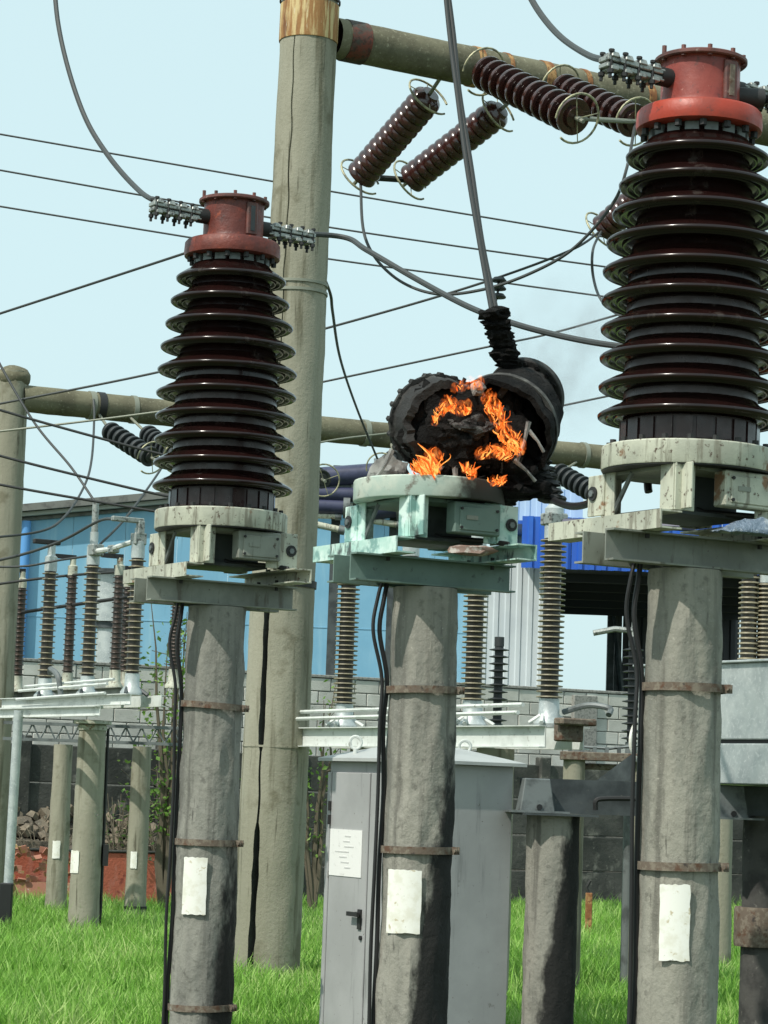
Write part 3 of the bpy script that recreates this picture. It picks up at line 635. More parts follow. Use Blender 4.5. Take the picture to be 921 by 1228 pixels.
def transformer(key, label):
    t = thing('current_transformer', label, 'transformer', CT[key] + Vector((0, 0, POSTH + .24)), YA, 'oil filled current transformers')
    if key == 'C': t.matrix_basis = t.matrix_basis @ Matrix.Rotation(-YA, 4, 'Z') @ Matrix.Rotation(R(.6), 4, 'Y') @ Matrix.Rotation(YA, 4, 'Z')
    z = base_tank(t, M['palepaint'], M['greypaint'] if key == 'A' else M['palepaint'], 0.0)
    ring_plate(t, M['palepaint'], z); z += .11
    # porcelain
    b_ = MB(); b_.lathe([(.30, 0), (.318, .004), (.318, .125), (.30, .13)], 48, Matrix.Translation((0, 0, z)), close=True); fl = b_.build('lower_collar', M['porcgrey'], t)
    b_ = MB()
    for i in range(22):
        a = 2 * math.pi * i / 22; b_.box((.321, 0, z + .066), (.010, .075, .10), Matrix.Rotation(a, 4, 'Z'))
    b_.build('collar_clips', M['porcgrey'], fl)
    zf = z + .155; ztop = zf + (NS - 1) * PITCHS
    bp = []
    for i in range(61):
        q = i / 60; zz = z + .10 + (ztop + .10 - z - .10) * q
        rad = .312 if q < .52 else .312 - (.312 - .228) * ((q - .52) / .48)
        bp.append((rad, zz))
    b_ = MB(); b_.lathe([(.05, bp[0][1])] + bp + [(.05, bp[-1][1])], 56); b_.build('porcelain_body', M['porc'], t)
    for i in range(NS):
        zz = zf + i * PITCHS; q = (zz - z - .10) / (ztop - z)
        rb_ = (.312 if q < .52 else .312 - (.312 - .228) * ((q - .52) / .48)) - .004
        R_ = [.43, .43, .43, .43, .432, .43, .418, .395, .368, .34][i]
        prof = [(rb_, -.030), (rb_ + .012, -.022), (rb_ + (R_ - rb_) * .30, -.012), (rb_ + (R_ - rb_) * .34, -.024), (rb_ + (R_ - rb_) * .40, -.024), (rb_ + (R_ - rb_) * .44, -.010),
                (rb_ + (R_ - rb_) * .60, -.010), (rb_ + (R_ - rb_) * .64, -.024), (rb_ + (R_ - rb_) * .70, -.024), (rb_ + (R_ - rb_) * .75, -.010), (R_ - .018, -.014), (R_ - .008, -.022), (R_, -.016), (R_ + .002, -.004), (R_ - .006, .004),
                (rb_ + (R_ - rb_) * .55, .030), (rb_ + .030, .046), (rb_ + .012, .062), (rb_, .078)]
        b_ = MB(); b_.lathe(prof, 72); o = b_.build('shed', M['porc'], t, sharp=60); o.location = (0, 0, zz)
        if 0 < i < 8:
            b_ = MB(); r2 = rb_ + .006; b_.lathe([(r2 - .01, -.072), (r2, -.070), (r2, -.036), (r2 - .01, -.034)], 40, Matrix.Translation((0, 0, zz)), close=True); b_.build('sky_sheen_band', M['porcgrey'], t)  # greyer band coloured in for the sky reflected on the glossy body
    z = ztop + .065
    b_ = MB(); b_.lathe([(.20, 0), (.225, .003), (.225, .055), (.20, .058)], 40, Matrix.Translation((0, 0, z)), close=True); tc = b_.build('upper_collar', M['porcgrey'], t)
    b_ = MB()
    for i in range(16):
        a = 2 * math.pi * i / 16; b_.box((.228, 0, z + .03), (.012, .065, .045), Matrix.Rotation(a, 4, 'Z'))
    b_.build('collar_clips', M['bracket'], tc)
    z += .055
    b_ = MB(); b_.lathe([(.05, 0), (.285, 0), (.296, .006), (.300, .03), (.296, .085), (.285, .098), (.20, .104), (.05, .104)], 56, Matrix.Translation((0, 0, z))); fo = b_.build('red_flange', M['redflange' if key == 'C' else 'redold'], t)
    b_ = MB()
    for i in range(14):
        a = 2 * math.pi * i / 14 + .1; b_.cyl((.262 * math.cos(a), .262 * math.sin(a), z - .03), (.262 * math.cos(a), .262 * math.sin(a), z + .01), .018, n=6)
    b_.build('flange_bolts', M['blackiron'], fo)
    z += .10
    b_ = MB(); b_.lathe([(.05, 0), (.198, 0), (.190, .018), (.187, .04), (.187, .225), (.195, .235), (.05, .235)], 48, Matrix.Translation((0, 0, z))); hd = b_.build('head', M['red' if key == 'C' else 'redold'], t)
    b_ = MB(); b_.box((.03, -.187, z + .12), (.075, .035, .20)); gg = b_.build('oil_gauge', M['reddark'], t, bevel=.008)
    b_ = MB(); b_.box((.03, -.206, z + .12), (.028, .006, .15)); b_.build('gauge_glass', M['rustband'] if key == 'C' else M['darksteel'], gg)
    b_ = MB(); b_.lathe([(.02, .232), (.214, .232), (.220, .238), (.220, .252), (.210, .258), (.12, .264), (.02, .266)], 48, Matrix.Translation((0, 0, z))); ld = b_.build('lid', M['reddark'], t)
    b_ = MB()
    for i in range(10):
        a = 2 * math.pi * i / 10 + .5; b_.cyl((.20 * math.cos(a), .20 * math.sin(a), z + .225), (.20 * math.cos(a), .20 * math.sin(a), z + .276 + (.02 if i == 4 else 0)), .012, n=6)
    b_.build('lid_bolts', M['reddark'], ld)
    ends = []
    for s in (-1, 1):
        zc = z + (.135 if s < 0 else .115)
        if key == 'C' and s > 0: zc = z + .15
        b_ = MB(); b_.cyl((s * .18, 0, zc), (s * .25, 0, zc), .045, n=20); b_.cyl((s * .22, 0, zc), (s * .30, 0, zc), .022, n=14); b_.build('terminal_stud', M['blackiron'], t)
        clamp(t, (s * .235, 0, zc), (s, 0, .04 if s < 0 else -.03), .33)
        ends.append(Vector((s * .555, 0, zc + (.04 if s < 0 else -.03) * .3)))
    if key == 'C':
        b_ = MB(); b_.cyl((.15, -.08, z + .085), (.27, -.14, z + .085), .05, n=20); b_.cyl((.25, -.13, z + .085), (.36, -.19, z + .08), .022, n=14); b_.box((.33, -.175, z + .08), (.12, .06, .04)); b_.build('second_terminal', M['blackiron'], t)
    if key == 'A': t.matrix_basis = t.matrix_basis @ Matrix.Diagonal((1, 1, 1.045, 1))
    ends = [t.matrix_basis @ e for e in ends]
    return t, ends
fA = support_frame('A', M['greypaint'], M['palepaint'], 'grey steel channel crossarm under the intact transformer beside the tall gantry pole')
fB = support_frame('B', M['tealdark'], M['teal'], 'teal scorched steel channel crossarm under the burning transformer')
fC = support_frame('C', M['greypaint'], M['palepaint'], 'pale steel channel crossarm under the intact transformer beside the galvanised box')
tA, endsA = transformer('A', 'intact brown ribbed current transformer with rusty red head beside the tall gantry pole')
tC, endsC = transformer('C', 'intact brown ribbed current transformer with bright red flange above the galvanised box')
# flattened plastic bag caught on the right frame
cbp = CT['C'] + Vector((0, 0, POSTH + .19)) + V * .36 + U * .16
bgm = MB(); vs = []; fs = []
for i in range(15):
    for k in range(9):
        a, c = i / 14, k / 8
        q = cbp + U * ((a - .5) * .52) + V * ((c - .5) * .10) + Vector((0, 0, .075 * math.sin(math.pi * a) * math.sin(math.pi * c) + .018 * noise.noise(Vector((a * 9, c * 9, 2))) - .035))
        vs.append(q)
for i in range(14):
    for k in range(8): fs.append((i * 9 + k, (i + 1) * 9 + k, (i + 1) * 9 + k + 1, i * 9 + k + 1))
bgm.add(vs, fs, True)
o = bgm.build('crumpled_sheet', simple('crumpled_foil', (.20, .26, .34), .3, .3, layers=[(20, (.45, .5, .55), .5, .62)], bump=(24, 1, .03)))
md = o.modifiers.new('thick', 'SOLIDIFY'); md.thickness = .004
tag(o, 'crumpled bluish foil sheet lying on the crossarm above the galvanised box', 'foil')

# ================================================================== the burning transformer
BB = CT['B']; YB = 13.35
tB = thing('burnt_transformer', 'blown open charred transformer burning on the teal scorched frame', 'transformer', BB + Vector((0, 0, POSTH + .24)), YA)
zr = base_tank(tB, M['teal'], M['tealdark'], 0.0, True)
b_ = MB(); b_.lathe([(.30, 0), (.405, 0), (.408, .006), (.408, .104), (.404, .110), (.30, .110)], 64, Matrix.Translation((0, 0, zr)), close=True)
def scorched():
    m, (n, l, b, cur, tex) = mat('scorched_ring', (.55, .60, .52), .6, layers=[(5, (.42, .52, .46), .42, .6), (16, (.20, .19, .16), .56, .7)], bump=(40, .3, .005), coord='obj')
    tc = n.new('ShaderNodeTexCoord'); d = n.new('ShaderNodeVectorMath'); d.operation = 'DOT_PRODUCT'; l.new(tc.outputs['Object'], d.inputs[0]); d.inputs[1].default_value = (2.3, -.9, 0)
    ns = tex((7, 7, 7)); a = n.new('ShaderNodeMath'); a.operation = 'ADD'; l.new(d.outputs['Value'], a.inputs[0]); l.new(ns, a.inputs[1])
    mr = n.new('ShaderNodeMapRange'); mr.interpolation_type = 'SMOOTHSTEP'; mr.inputs['From Min'].default_value = .45; mr.inputs['From Max'].default_value = .95; l.new(a.outputs[0], mr.inputs['Value'])
    mx = n.new('ShaderNodeMix'); mx.data_type = 'RGBA'; l.new(mr.outputs[0], mx.inputs[0]); l.new(cur, mx.inputs[6]); mx.inputs[7].default_value = (.035, .033, .028, 1); l.new(mx.outputs[2], b.inputs['Base Color']); return m
M['scorch'] = scorched()
b_.build('base_ring', M['scorch'], tB, sharp=30)
b_ = MB(); b_.lathe([(.0005, .06), (.335, .06), (.335, .10), (.0005, .13)], 40, Matrix.Translation((0, 0, zr))); b_.build('burnt_deck', M['char'], tB)
def shell(mb, Mx, rf, rb, depth, th=.03, n=56, jag=.02, seed=0, gap=None, back=True):
    vs = []; fs = []; prof = []
    rings = [(rf - th, depth - .02, 0), (rf - th, 0, 1), (rf, 0, 1), (rf + .006, depth * .12, 0), (rf * .985, depth * .2, 0), (rb, depth, 0)]
    for i in range(n):
        a = 2 * math.pi * i / n
        for (r, z, j) in rings:
            q = Vector((math.cos(a) * 2, math.sin(a) * 2, seed + z * 4))
            zz = z + (jag * noise.fractal(q * .9, 1, 2, 3) if j else 0); r2 = r + .022 * noise.fractal(q * 1.6 + Vector((5, 0, 0)), 1, 2, 3)
            vs.append(Mx @ Vector((r2 * math.cos(a), r2 * math.sin(a), zz)))
    m = len(rings)
    for i in range(n):
        if gap and gap[0] < i / n < gap[1]: continue
        j = (i + 1) % n
        for k in range(m - 1): fs.append((i * m + k, j * m + k, j * m + k + 1, i * m + k + 1))
    if back:
        for idx in (0, m - 1):
            c = len(vs); vs.append(Mx @ Vector((0, 0, depth - (.02 if idx == 0 else 0))))
            for i in range(n): fs.append((i * m + idx, ((i + 1) % n) * m + idx, c))
    mb.add(vs, fs, True); return mb
def blob(mb, c, r, sc=(1, 1, 1), seed=0, amp=.35, sub=3):
    bm = bmesh.new(); bmesh.ops.create_icosphere(bm, subdivisions=sub, radius=1)
    vs = []
    for v in bm.verts:
        d = 1 + amp * noise.fractal(v.co * 1.7 + Vector((seed * 3.1, seed, 0)), 1, 2, 4)
        vs.append(Vector(c) + Vector((v.co.x * sc[0], v.co.y * sc[1], v.co.z * sc[2])) * (r * d))
    fs = [tuple(x.index for x in f.verts) for f in bm.faces]; bm.free(); mb.add(vs, fs, True); return mb
lf, lb = at(537, 511, YB - .22), at(520, 506, YB + .02)
b_ = MB(); shell(b_, frame_z(lf, lb - lf), .236, .250, (lb - lf).length, .045, 72, .05, 1); dl = b_.build('burst_drum', M['charrim'], tB, world=True, label='burst charred drum open towards the fire')
Mx = frame_z(lf, lb - lf); b_ = MB()
for zz in (.205,):
    b_.lathe([(.24, zz - .012), (.262, zz - .012), (.264, zz + .012), (.24, zz + .012)], 48, Mx, close=True)
b_.build('drum_rim', M['charrim'], dl, world=True)
b_ = MB()
for i in range(20):
    a = 2 * math.pi * i / 20; p = Mx @ Vector((.256 * math.cos(a), .256 * math.sin(a), .19)); b_.cyl(p, p + (lb - lf).normalized() * .06, .017, n=6)
b_.build('drum_bolts', M['charrim'], dl, world=True)
rf_, rk = at(598, 519, YB - .06), at(620, 495, YB + .22)
b_ = MB(); Mr = frame_z(rf_, rk - rf_); shell(b_, Mr, .295, .25, (rk - rf_).length, .03, 72, .03, 4); dr_ = b_.build('burst_drum', M['char'], tB, world=True, label='larger charred drum with bolted end cover')
b_ = MB(); b_.lathe([(.27, -.012), (.300, -.012), (.300, .02), (.27, .02)], 56, Mr @ Matrix.Translation((0, 0, .10)), close=True); b_.build('drum_rim', M['ash2'], dr_, world=True)
lc = at(630, 475, YB + .36); ax_ = (rk - rf_).normalized()
b_ = MB(); Ml = frame_z(lc - ax_ * .03, ax_); b_.lathe([(.0005, -.20), (.19, -.20), (.185, 0), (.214, 0), (.220, .006), (.220, .05), (.214, .056), (.16, .07), (.0005, .08)], 56, Ml); cv = b_.build('end_cover', M['charrim'], dr_, world=True)
b_ = MB()
for i in range(18):
    a = 2 * math.pi * i / 18; p = Ml @ Vector((.198 * math.cos(a), .198 * math.sin(a), -.02)); b_.cyl(p, p + ax_ * .09, .013, n=6)
b_.build('cover_bolts', M['char'], cv, world=True)
for (px, py, dy, r, sc_q, sd_, mt) in ((562, 514, -.25, .075, (1.5, .8, .8), 2, 'coil'), (592, 548, -.12, .10, (1.3, .8, .9), 5, 'char'), (536, 542, -.08, .15, (1.3, .8, .8), 9, 'char'), (534, 511, -.20, .205, (1.02, .36, 1.08), 19, 'char'), (548, 520, -.24, .10, (1.2, .6, .9), 33, 'char'), (606, 515, -.02, .20, (.8, .6, 1.2), 23, 'char'), (560, 545, -.10, .14, (1.2, .7, .8), 29, 'char'), (548, 486, -.02, .11, (1.1, .8, .9), 15, 'char'), (588, 508, .0, .13, (.9, .7, 1.2), 17, 'char')):
    b_ = MB(); blob(b_, at(px, py, YB + dy), r, sc_q, sd_, .6, 4); b_.build('burnt_core', M[mt], tB, world=True)
for (px, py, dy, r, sc_q, sd_) in ((560, 592, 0, .17, (1.6, 1.2, .4), 3), (615, 578, 0, .14, (1.3, 1, .7), 8), (578, 474, .05, .06, (1.2, .8, .8), 12), (520, 585, -.05, .12, (1.4, .9, .4), 13)):
    b_ = MB(); blob(b_, at(px, py, YB + dy), r, sc_q, sd_, .6, 4); b_.build('charred_debris', M['char'], tB, world=True)
# loose flakes of burnt lining curling inside both drums
fl_ = MB(); qf = random.Random(77)
for i in range(260):
    px = qf.gauss(556, 34); py = qf.gauss(518, 34)
    if (px - 556) ** 2 / 85 ** 2 + (py - 515) ** 2 / 72 ** 2 > .8: continue
    p = at(px, py, YB - .16 + qf.uniform(-.06, .12)); s_ = qf.uniform(.012, .04)
    Mq = Matrix.Translation(p) @ Matrix.Rotation(qf.uniform(0, 6.28), 4, Vector((qf.uniform(-1, 1), qf.uniform(-1, 1), qf.uniform(-1, 1) + .01)).normalized())
    fl_.box((0, 0, 0), (s_ * 2, s_, s_ * .25), Mq, taper=qf.uniform(.4, 1))
fl_.build('char_flakes', M['coil'], tB, world=True)
b_ = MB(); blob(b_, at(466, 566, YB - .1), .10, (1.0, .5, .8), 14, .4); b_.build('ash_lump', M['ash'], tB, world=True)
b_ = MB(); blob(b_, at(573, 466, YB - .27), .036, (1, 1, 1), 6, .4); b_.build('ash_lump', M['ash'], tB, world=True)
for (a, b, r) in (((634, 506), (619, 556), .013), ((634, 516), (652, 542), .011), ((617, 552), (642, 577), .012), ((545, 550), (543, 590), .020), ((470, 540), (452, 572), .014)):
    b_ = MB(); b_.tube([at(*a, YB - .22), at((a[0] + b[0]) / 2 + 2, (a[1] + b[1]) / 2, YB - .24), at(*b, YB - .22)], r, 6, rf=lambda v, r=r: r * (1.25 - v * .5 + .3 * math.sin(v * 9))); b_.build('broken_strut', M['ash'], tB, world=True)
b_ = MB(); s0 = at(611, 440, YB + .12); s1 = at(591, 373, YB - .02); b_.cyl(s0, s1, .03, n=12)
for i in range(6):
    p = s0.lerp(s1, .08 + .17 * i); blob(b_, p, .062 if i < 5 else .07, (1.2, 1, .6), 20 + i, .5, 3)
b_.build('top_terminal', M['char'], tB, world=True)
b_ = MB(); s2 = at(640, 545, YB + .1); s3 = at(661, 598, YB + .05); b_.cyl(s2, s3, .05, n=12)
for i in range(7): blob(b_, s2.lerp(s3, i / 6), .068, (1.2, 1, .36), 30 + i, .25, 3)
b_.build('side_terminal', M['blackiron'], tB, world=True)
# small fragment on the frame
b_ = MB(); blob(b_, at(566, 648, 13.0), .05, (2.6, .9, .6), 41, .35, 2); o = b_.build('porcelain_fragment', simple('fragment', (.24, .16, .13), .6, layers=[(20, (.45, .42, .38), .5, .62)]));
tag(o, 'broken brownish fragment lying on the teal scorched frame', 'fragment')
o.location.z = POSTH + .150 + .0
# ---- flames
def fire(name_label, outline, Y, n, ln, seed, dirx=0.0, wid=.014):
    q = random.Random(seed); c = at(*outline[0][:2], Y); t = thing('fire', name_label, 'fire', at(outline[0][0], outline[0][1], Y), 0.0, 'flames on the burning transformer')
    b_ = MB()
    for i in range(n):
        k = q.randrange(len(outline) - 1); u_ = q.random(); A, Bq = outline[k], outline[k + 1]
        px = A[0] + (Bq[0] - A[0]) * u_ + q.uniform(-1, 1) * A[2]; py = A[1] + (Bq[1] - A[1]) * u_ + q.uniform(-1, 1) * A[2] * .8
        p = at(px, py, Y + q.uniform(-.05, .04)); L_ = ln * (.25 + .9 * q.random() ** 1.6); d = Vector((dirx + q.gauss(0, .55), q.uniform(-.3, .2), .8 + q.uniform(-.3, .5))).normalized()
        sw = Vector((q.uniform(-1, 1), q.uniform(-.4, .4), q.uniform(-.4, .4))) * L_ * .42; pts = []
        for s in range(8):
            v_ = s / 7; pts.append(p + d * (L_ * v_) + sw * math.sin(v_ * 3.6 + i) * v_)
        w_ = wid * (.22 + .9 * q.random() ** 2)
        b_.tube(pts, w_, 6, rf=lambda v_, w_=w_: max(w_ * (math.sin(math.pi * min(1, .18 + v_ * .82)) ** .8), .0015))
    b_.build('flame_tongues', M['flame'], t, world=True)
    g_ = MB(); k = 0
    for A, Bq in zip(outline[:-1], outline[1:]):
        for u_ in (0, .5, 1):
            px = A[0] + (Bq[0] - A[0]) * u_; py = A[1] + (Bq[1] - A[1]) * u_
            blob(g_, at(px + dirx * 4, py - ln * 70, Y + .01), (A[2] + 1) * .0038 + ln * .10, (1, .7, 1.3), seed * 5 + k, .3, 2); k += 1
    o = g_.build('burning_gas', M['gas'], t, world=True)
fire('orange flames at the foot of the burst charred drum', [(506, 572, 9), (516, 568, 12), (520, 560, 10)], YB - .37, 60, .11, 1, -.35, .012)
fire('curling orange flames inside the upper part of the burst drum', [(521, 510, 3), (527, 498, 5), (535, 488, 7), (552, 494, 6), (560, 492, 3)], YB - .36, 34, .06, 2, .1, .009)
fire('thin flames at the top gap between the two charred drums', [(545, 468, 5), (562, 462, 6), (575, 462, 4)], YB - .34, 10, .04, 6, .2, .006)
fire('long orange flames streaking down the larger charred drum', [(588, 484, 9), (598, 505, 8), (608, 524, 8), (624, 540, 6), (603, 546, 6)], YB - .31, 90, .07, 3, -.3, .009)
fire('dull red flames on the burnt core between the drums', [(572, 548, 6), (590, 545, 6), (606, 550, 4)], YB - .31, 26, .06, 5, .8, .006)
fire('small orange flames burning under the burnt core', [(560, 566, 5), (567, 572, 5)], YB - .36, 20, .06, 4, -.2, .009)
fire('yellow flames low on the right of the burning deck', [(590, 580, 4), (602, 580, 5)], YB - .33, 18, .05, 7, .5, .009)
# ---- smoke drifting off to the right
def smoke():
    m = bpy.data.materials.new('smoke'); m.use_nodes = True; n = m.node_tree.nodes; l = m.node_tree.links; n.clear()
    tc = n.new('ShaderNodeTexCoord'); nz = n.new('ShaderNodeTexNoise'); nz.inputs['Scale'].default_value = 2.6; nz.inputs['Detail'].default_value = 4; nz.inputs['Distortion'].default_value = .6; l.new(tc.outputs['Object'], nz.inputs['Vector'])
    ln_ = n.new('ShaderNodeVectorMath'); ln_.operation = 'LENGTH'; l.new(tc.outputs['Object'], ln_.inputs[0])
    fall = n.new('ShaderNodeMapRange'); fall.inputs['From Min'].default_value = .25; fall.inputs['From Max'].default_value = .95; fall.inputs['To Min'].default_value = 1; fall.inputs['To Max'].default_value = 0; l.new(ln_.outputs['Value'], fall.inputs['Value'])
    mr = n.new('ShaderNodeMapRange'); mr.inputs['From Min'].default_value = .46; mr.inputs['From Max'].default_value = .75; mr.inputs['To Max'].default_value = 1.0; l.new(nz.outputs['Fac'], mr.inputs['Value'])
    mu = n.new('ShaderNodeMath'); mu.operation = 'MULTIPLY'; l.new(fall.outputs[0], mu.inputs[0]); l.new(mr.outputs[0], mu.inputs[1])
    m2 = n.new('ShaderNodeMath'); m2.operation = 'MULTIPLY'; l.new(mu.outputs[0], m2.inputs[0]); m2.inputs[1].default_value = 4.5
    pv = n.new('ShaderNodeVolumePrincipled'); pv.inputs['Color'].default_value = (.55, .57, .58, 1); l.new(m2.outputs[0], pv.inputs['Density'])
    o = n.new('ShaderNodeOutputMaterial'); l.new(pv.outputs[0], o.inputs['Volume']); return m
bm = bmesh.new(); bmesh.ops.create_icosphere(bm, subdivisions=3, radius=1); me = bpy.data.meshes.new('smoke'); bm.to_mesh(me); bm.free(); me.materials.append(smoke())
so = bpy.data.objects.new('smoke', me); COL.objects.link(so); so.location = at(690, 425, YB + .5); so.scale = (.55, .30, .55); so['kind'] = 'stuff'; so['label'] = 'faint grey smoke drifting off the burning transformer'; so['category'] = 'smoke'

# ================================================================== tall gantry: pole and concrete beam
GP = ground(318, 1176); GY = GP.y
GT = at(376, -40, GY).z
gpo = thing('gantry_pole', 'tall round concrete gantry pole with long vertical crack and rusty collar', 'pole', GP, 0.0)
gpo.matrix_basis = gpo.matrix_basis @ Matrix.Rotation(R(.38), 4, 'Y')
ca_ = math.atan2(-.90, -.42)
b_ = MB(); shaft(b_, GT, .288, .243, 48, 120, .007, 5, crack=(ca_, .075, [(.1, 1.15, .14), (1.15, 2.0, .10), (2.0, 3.4, .15), (3.4, 4.5, .012), (4.5, 7.0, .06), (7.0, GT - .6, .05)])); o = b_.build('shaft', M['pole'], gpo)
o.data.materials.append(M['darkconc'])                       # broken aggregate in the crack, coloured dark to stand for its shade
for pg in o.data.polygons:
    c = pg.center
    if .05 < c.z < GT - .3 and math.hypot(c.x, c.y) < .288 - .045 * c.z / GT - .026: pg.material_index = 1
zc1 = at(374, 52, GY).z; zc0 = at(374, 8, GY).z
b_ = MB(); b_.lathe([(.20, zc1), (.256, zc1), (.258, zc1 + .01), (.258, zc0), (.20, zc0)], 48, close=True); b_.build('rusty_collar', M['collar'], gpo)
b_ = MB(); b_.lathe([(.20, zc1 - .05), (.262, zc1 - .05), (.262, zc1 + .0), (.20, zc1 + .0)], 48, close=True)
b_ = MB(); b_.lathe([(.252, zc0 + .03), (.268, zc0 + .03), (.268, zc0 + .05), (.252, zc0 + .05)], 48, close=True); b_.build('collar_rod', M['blackiron'], gpo)
for zz in (at(318, 700, GY).z,):
    b_ = MB(); b_.lathe([(.262, zz - .03), (.284, zz - .03), (.284, zz + .03), (.262, zz + .03)], 48, close=True); b_.build('strap', M['blackiron'], gpo)
b_ = MB(); zz = at(310, 895, GY).z; b_.lathe([(.26, zz - .008), (.2835, zz - .008), (.2835, zz + .008), (.26, zz + .008)], 48, close=True); b_.build('casting_seam', M['pole'], gpo)
for (z_, aoff) in ((at(352, 342, GY).z, .2), (at(350, 352, GY).z, .1)):
    b_ = MB(); b_.lathe([(.255, z_ - .012), (.2685, z_ - .012), (.2685, z_ + .012), (.255, z_ + .012)], 48, close=True); b_.build('tie_wire', M['wirepale'], gpo)
zbm = at(408, 38, GY).z - .02
b0 = Vector((GP.x + .05, GP.y, zbm)) + U * .25; b1 = b0 + U * 7.5
gbm = thing('gantry_beam', 'round concrete gantry beam with rust streaks reaching out from the tall pole', 'beam', b0, 0.0)
b_ = MB(); Mx = frame_z(b0, U)
bb = MB(); shaft(bb, 7.5, .178, .178, 40, 80, .005, 9); bb.v = [tuple(Mx @ Vector(p)) for p in bb.v]; bb.build('beam_shaft', M['beamc'], gbm, world=True)
for s, wd, mt in ((.10, .20, 'redrust'), (1.42, .07, 'rust'), (1.75, .04, 'rust'), (2.15, .09, 'rust'), (2.6, .05, 'rust'), (3.3, .08, 'rust')):
    b_ = MB(); b_.lathe([(.165, s), (.186, s), (.186, s + wd), (.165, s + wd)], 40, Mx, close=True); b_.build('rust_band', M[mt], gbm, world=True)
# ---- strain insulator strings
dproto = {}
def disc_mesh(parent, r, mt):
    k = (round(r, 3), mt)
    b_ = MB(); b_.lathe([(.0005, -.05), (r * .55, -.05), (r * .6, -.02), (r * .9, -.032), (r * .985, -.028), (r, -.012), (r * .985, .006), (r * .9, .034), (r * .74, .054), (r * .62, .064), (r * .55, .085), (.0005, .085)], 28)
    return b_.build('disc', M[mt], parent)
def string(label, p0, p1, n, r, mt='disc', rings=(1, 1), group='strain insulator strings', rr=.215, tail=.18, open0=0.0, anchor=None):
    p0, p1 = Vector(p0), Vector(p1); d = (p1 - p0).normalized(); L_ = (p1 - p0).length
    t = thing('insulator_string', label, 'insulator', p0, 0.0, group)
    first = None; Mz = (p0 - p1).to_track_quat('Z', 'Y').to_matrix().to_4x4()
    for i in range(n):
        Mx = Matrix.Translation(d * (L_ * (i + .5) / n)) @ Mz
        if first is None: first = disc_mesh(t, r, mt); first.matrix_basis = Mx
        else: place(first, 'disc', t, Mx)
    b_ = MB(); a0 = Vector(anchor) if anchor is not None else p0 - d * tail
    b_.tube([a0, p0 + d * .05], .018, 8); b_.tube([p0, p1], .02, 8); b_.tube([p1 - d * .02, p1 + d * .10], .018, 8); b_.build('steel_link', M['wirepale'], t, world=True)
    for e, on in ((0, rings[0]), (1, rings[1])):
        if not on: continue
        c = p0 if e == 0 else p1; Mq = frame_z(c + d * (.02 if e == 0 else -.02), d)
        x = Vector((0, 0, -1)); x = (x - d * x.dot(d)).normalized(); y = d.cross(x); pts = []
        for s in range(25):
            a = -.5 + (2 * math.pi - .9) * s / 24 + open0; pts.append(c + (x * math.cos(a) + y * math.sin(a)) * rr)
        b_ = MB(); b_.tube(pts, .0105, 6); rg_ = b_.build('arcing_ring', M['ring'], t, world=True)
        b_ = MB()
        for s in (4, 11, 18): b_.tube([pts[s], c], .005, 5)
        b_.build('ring_spokes', M['ring'], rg_, world=True)
    return t
def onbeam(px): # point on the beam underside seen at a pixel column
    best = None
    for i in range(400):
        p = b0 + U * (7.5 * i / 400); q = p - CAM; x = q.dot(_r) / q.dot(_f) * FPX + WPX / 2
        if best is None or abs(x - px) < best[0]: best = (abs(x - px), p)
    return best[1]
A1 = onbeam(528); A2 = onbeam(622); A3 = onbeam(575); A4 = onbeam(668); A5 = onbeam(838)
dn = Vector((0, 0, -.17))
s1a, s1b = at(514, 116, A1.y + .25), at(432, 212, A1.y + .9)
string('brown disc insulator string hanging from the beam closest to the tall pole', s1a, s1b, 13, .150, anchor=A1 + dn)
s2a, s2b = at(598, 134, A2.y + .1), at(492, 216, A2.y + .75)
string('brown disc insulator string crossing behind the drop cable below the beam', s2a, s2b, 13, .146, anchor=A2 + dn)
s3a, s3b = at(580, 86, A3.y - .35), at(692, 142, A3.y - 1.5)
string('dark disc insulator string slung across the front of the concrete beam', s3a, s3b, 11, .162, rings=(1, 1), anchor=A3 - V * -.17)
s4a, s4b = at(672, 106, A4.y - .35), at(762, 146, A4.y - 1.2)
string('shorter dark disc insulator string ending at the red transformer head', s4a, s4b, 9, .152, rings=(1, 1), anchor=A4 + V * .17)
s5a, s5b = at(812, 196, A5.y + .1), at(722, 276, A5.y + .7)
string('brown disc insulator string half hidden by the transformer with bright red flange', s5a, s5b, 12, .146, anchor=A5 + dn)
# yokes
def tubeobj(name, label, cat, pts, r, mt, group=None, n=8, smooth=True):
    b_ = MB(); b_.tube(catmull(pts, 10) if smooth else pts, r, n); o = b_.build(name, M[mt]); return tag(o, label, cat, group)
tubeobj('yoke_bar', 'short steel yoke joining the lower ends of the two hanging strings', 'yoke', [s1b, s1b.lerp(s2b, .5), s2b], .03, 'wiredark')
tubeobj('yoke_bar', 'pale steel yoke joining the two strings in front of the beam', 'yoke', [s3b, s3b.lerp(s4b, .5), s4b], .022, 'wirepale')

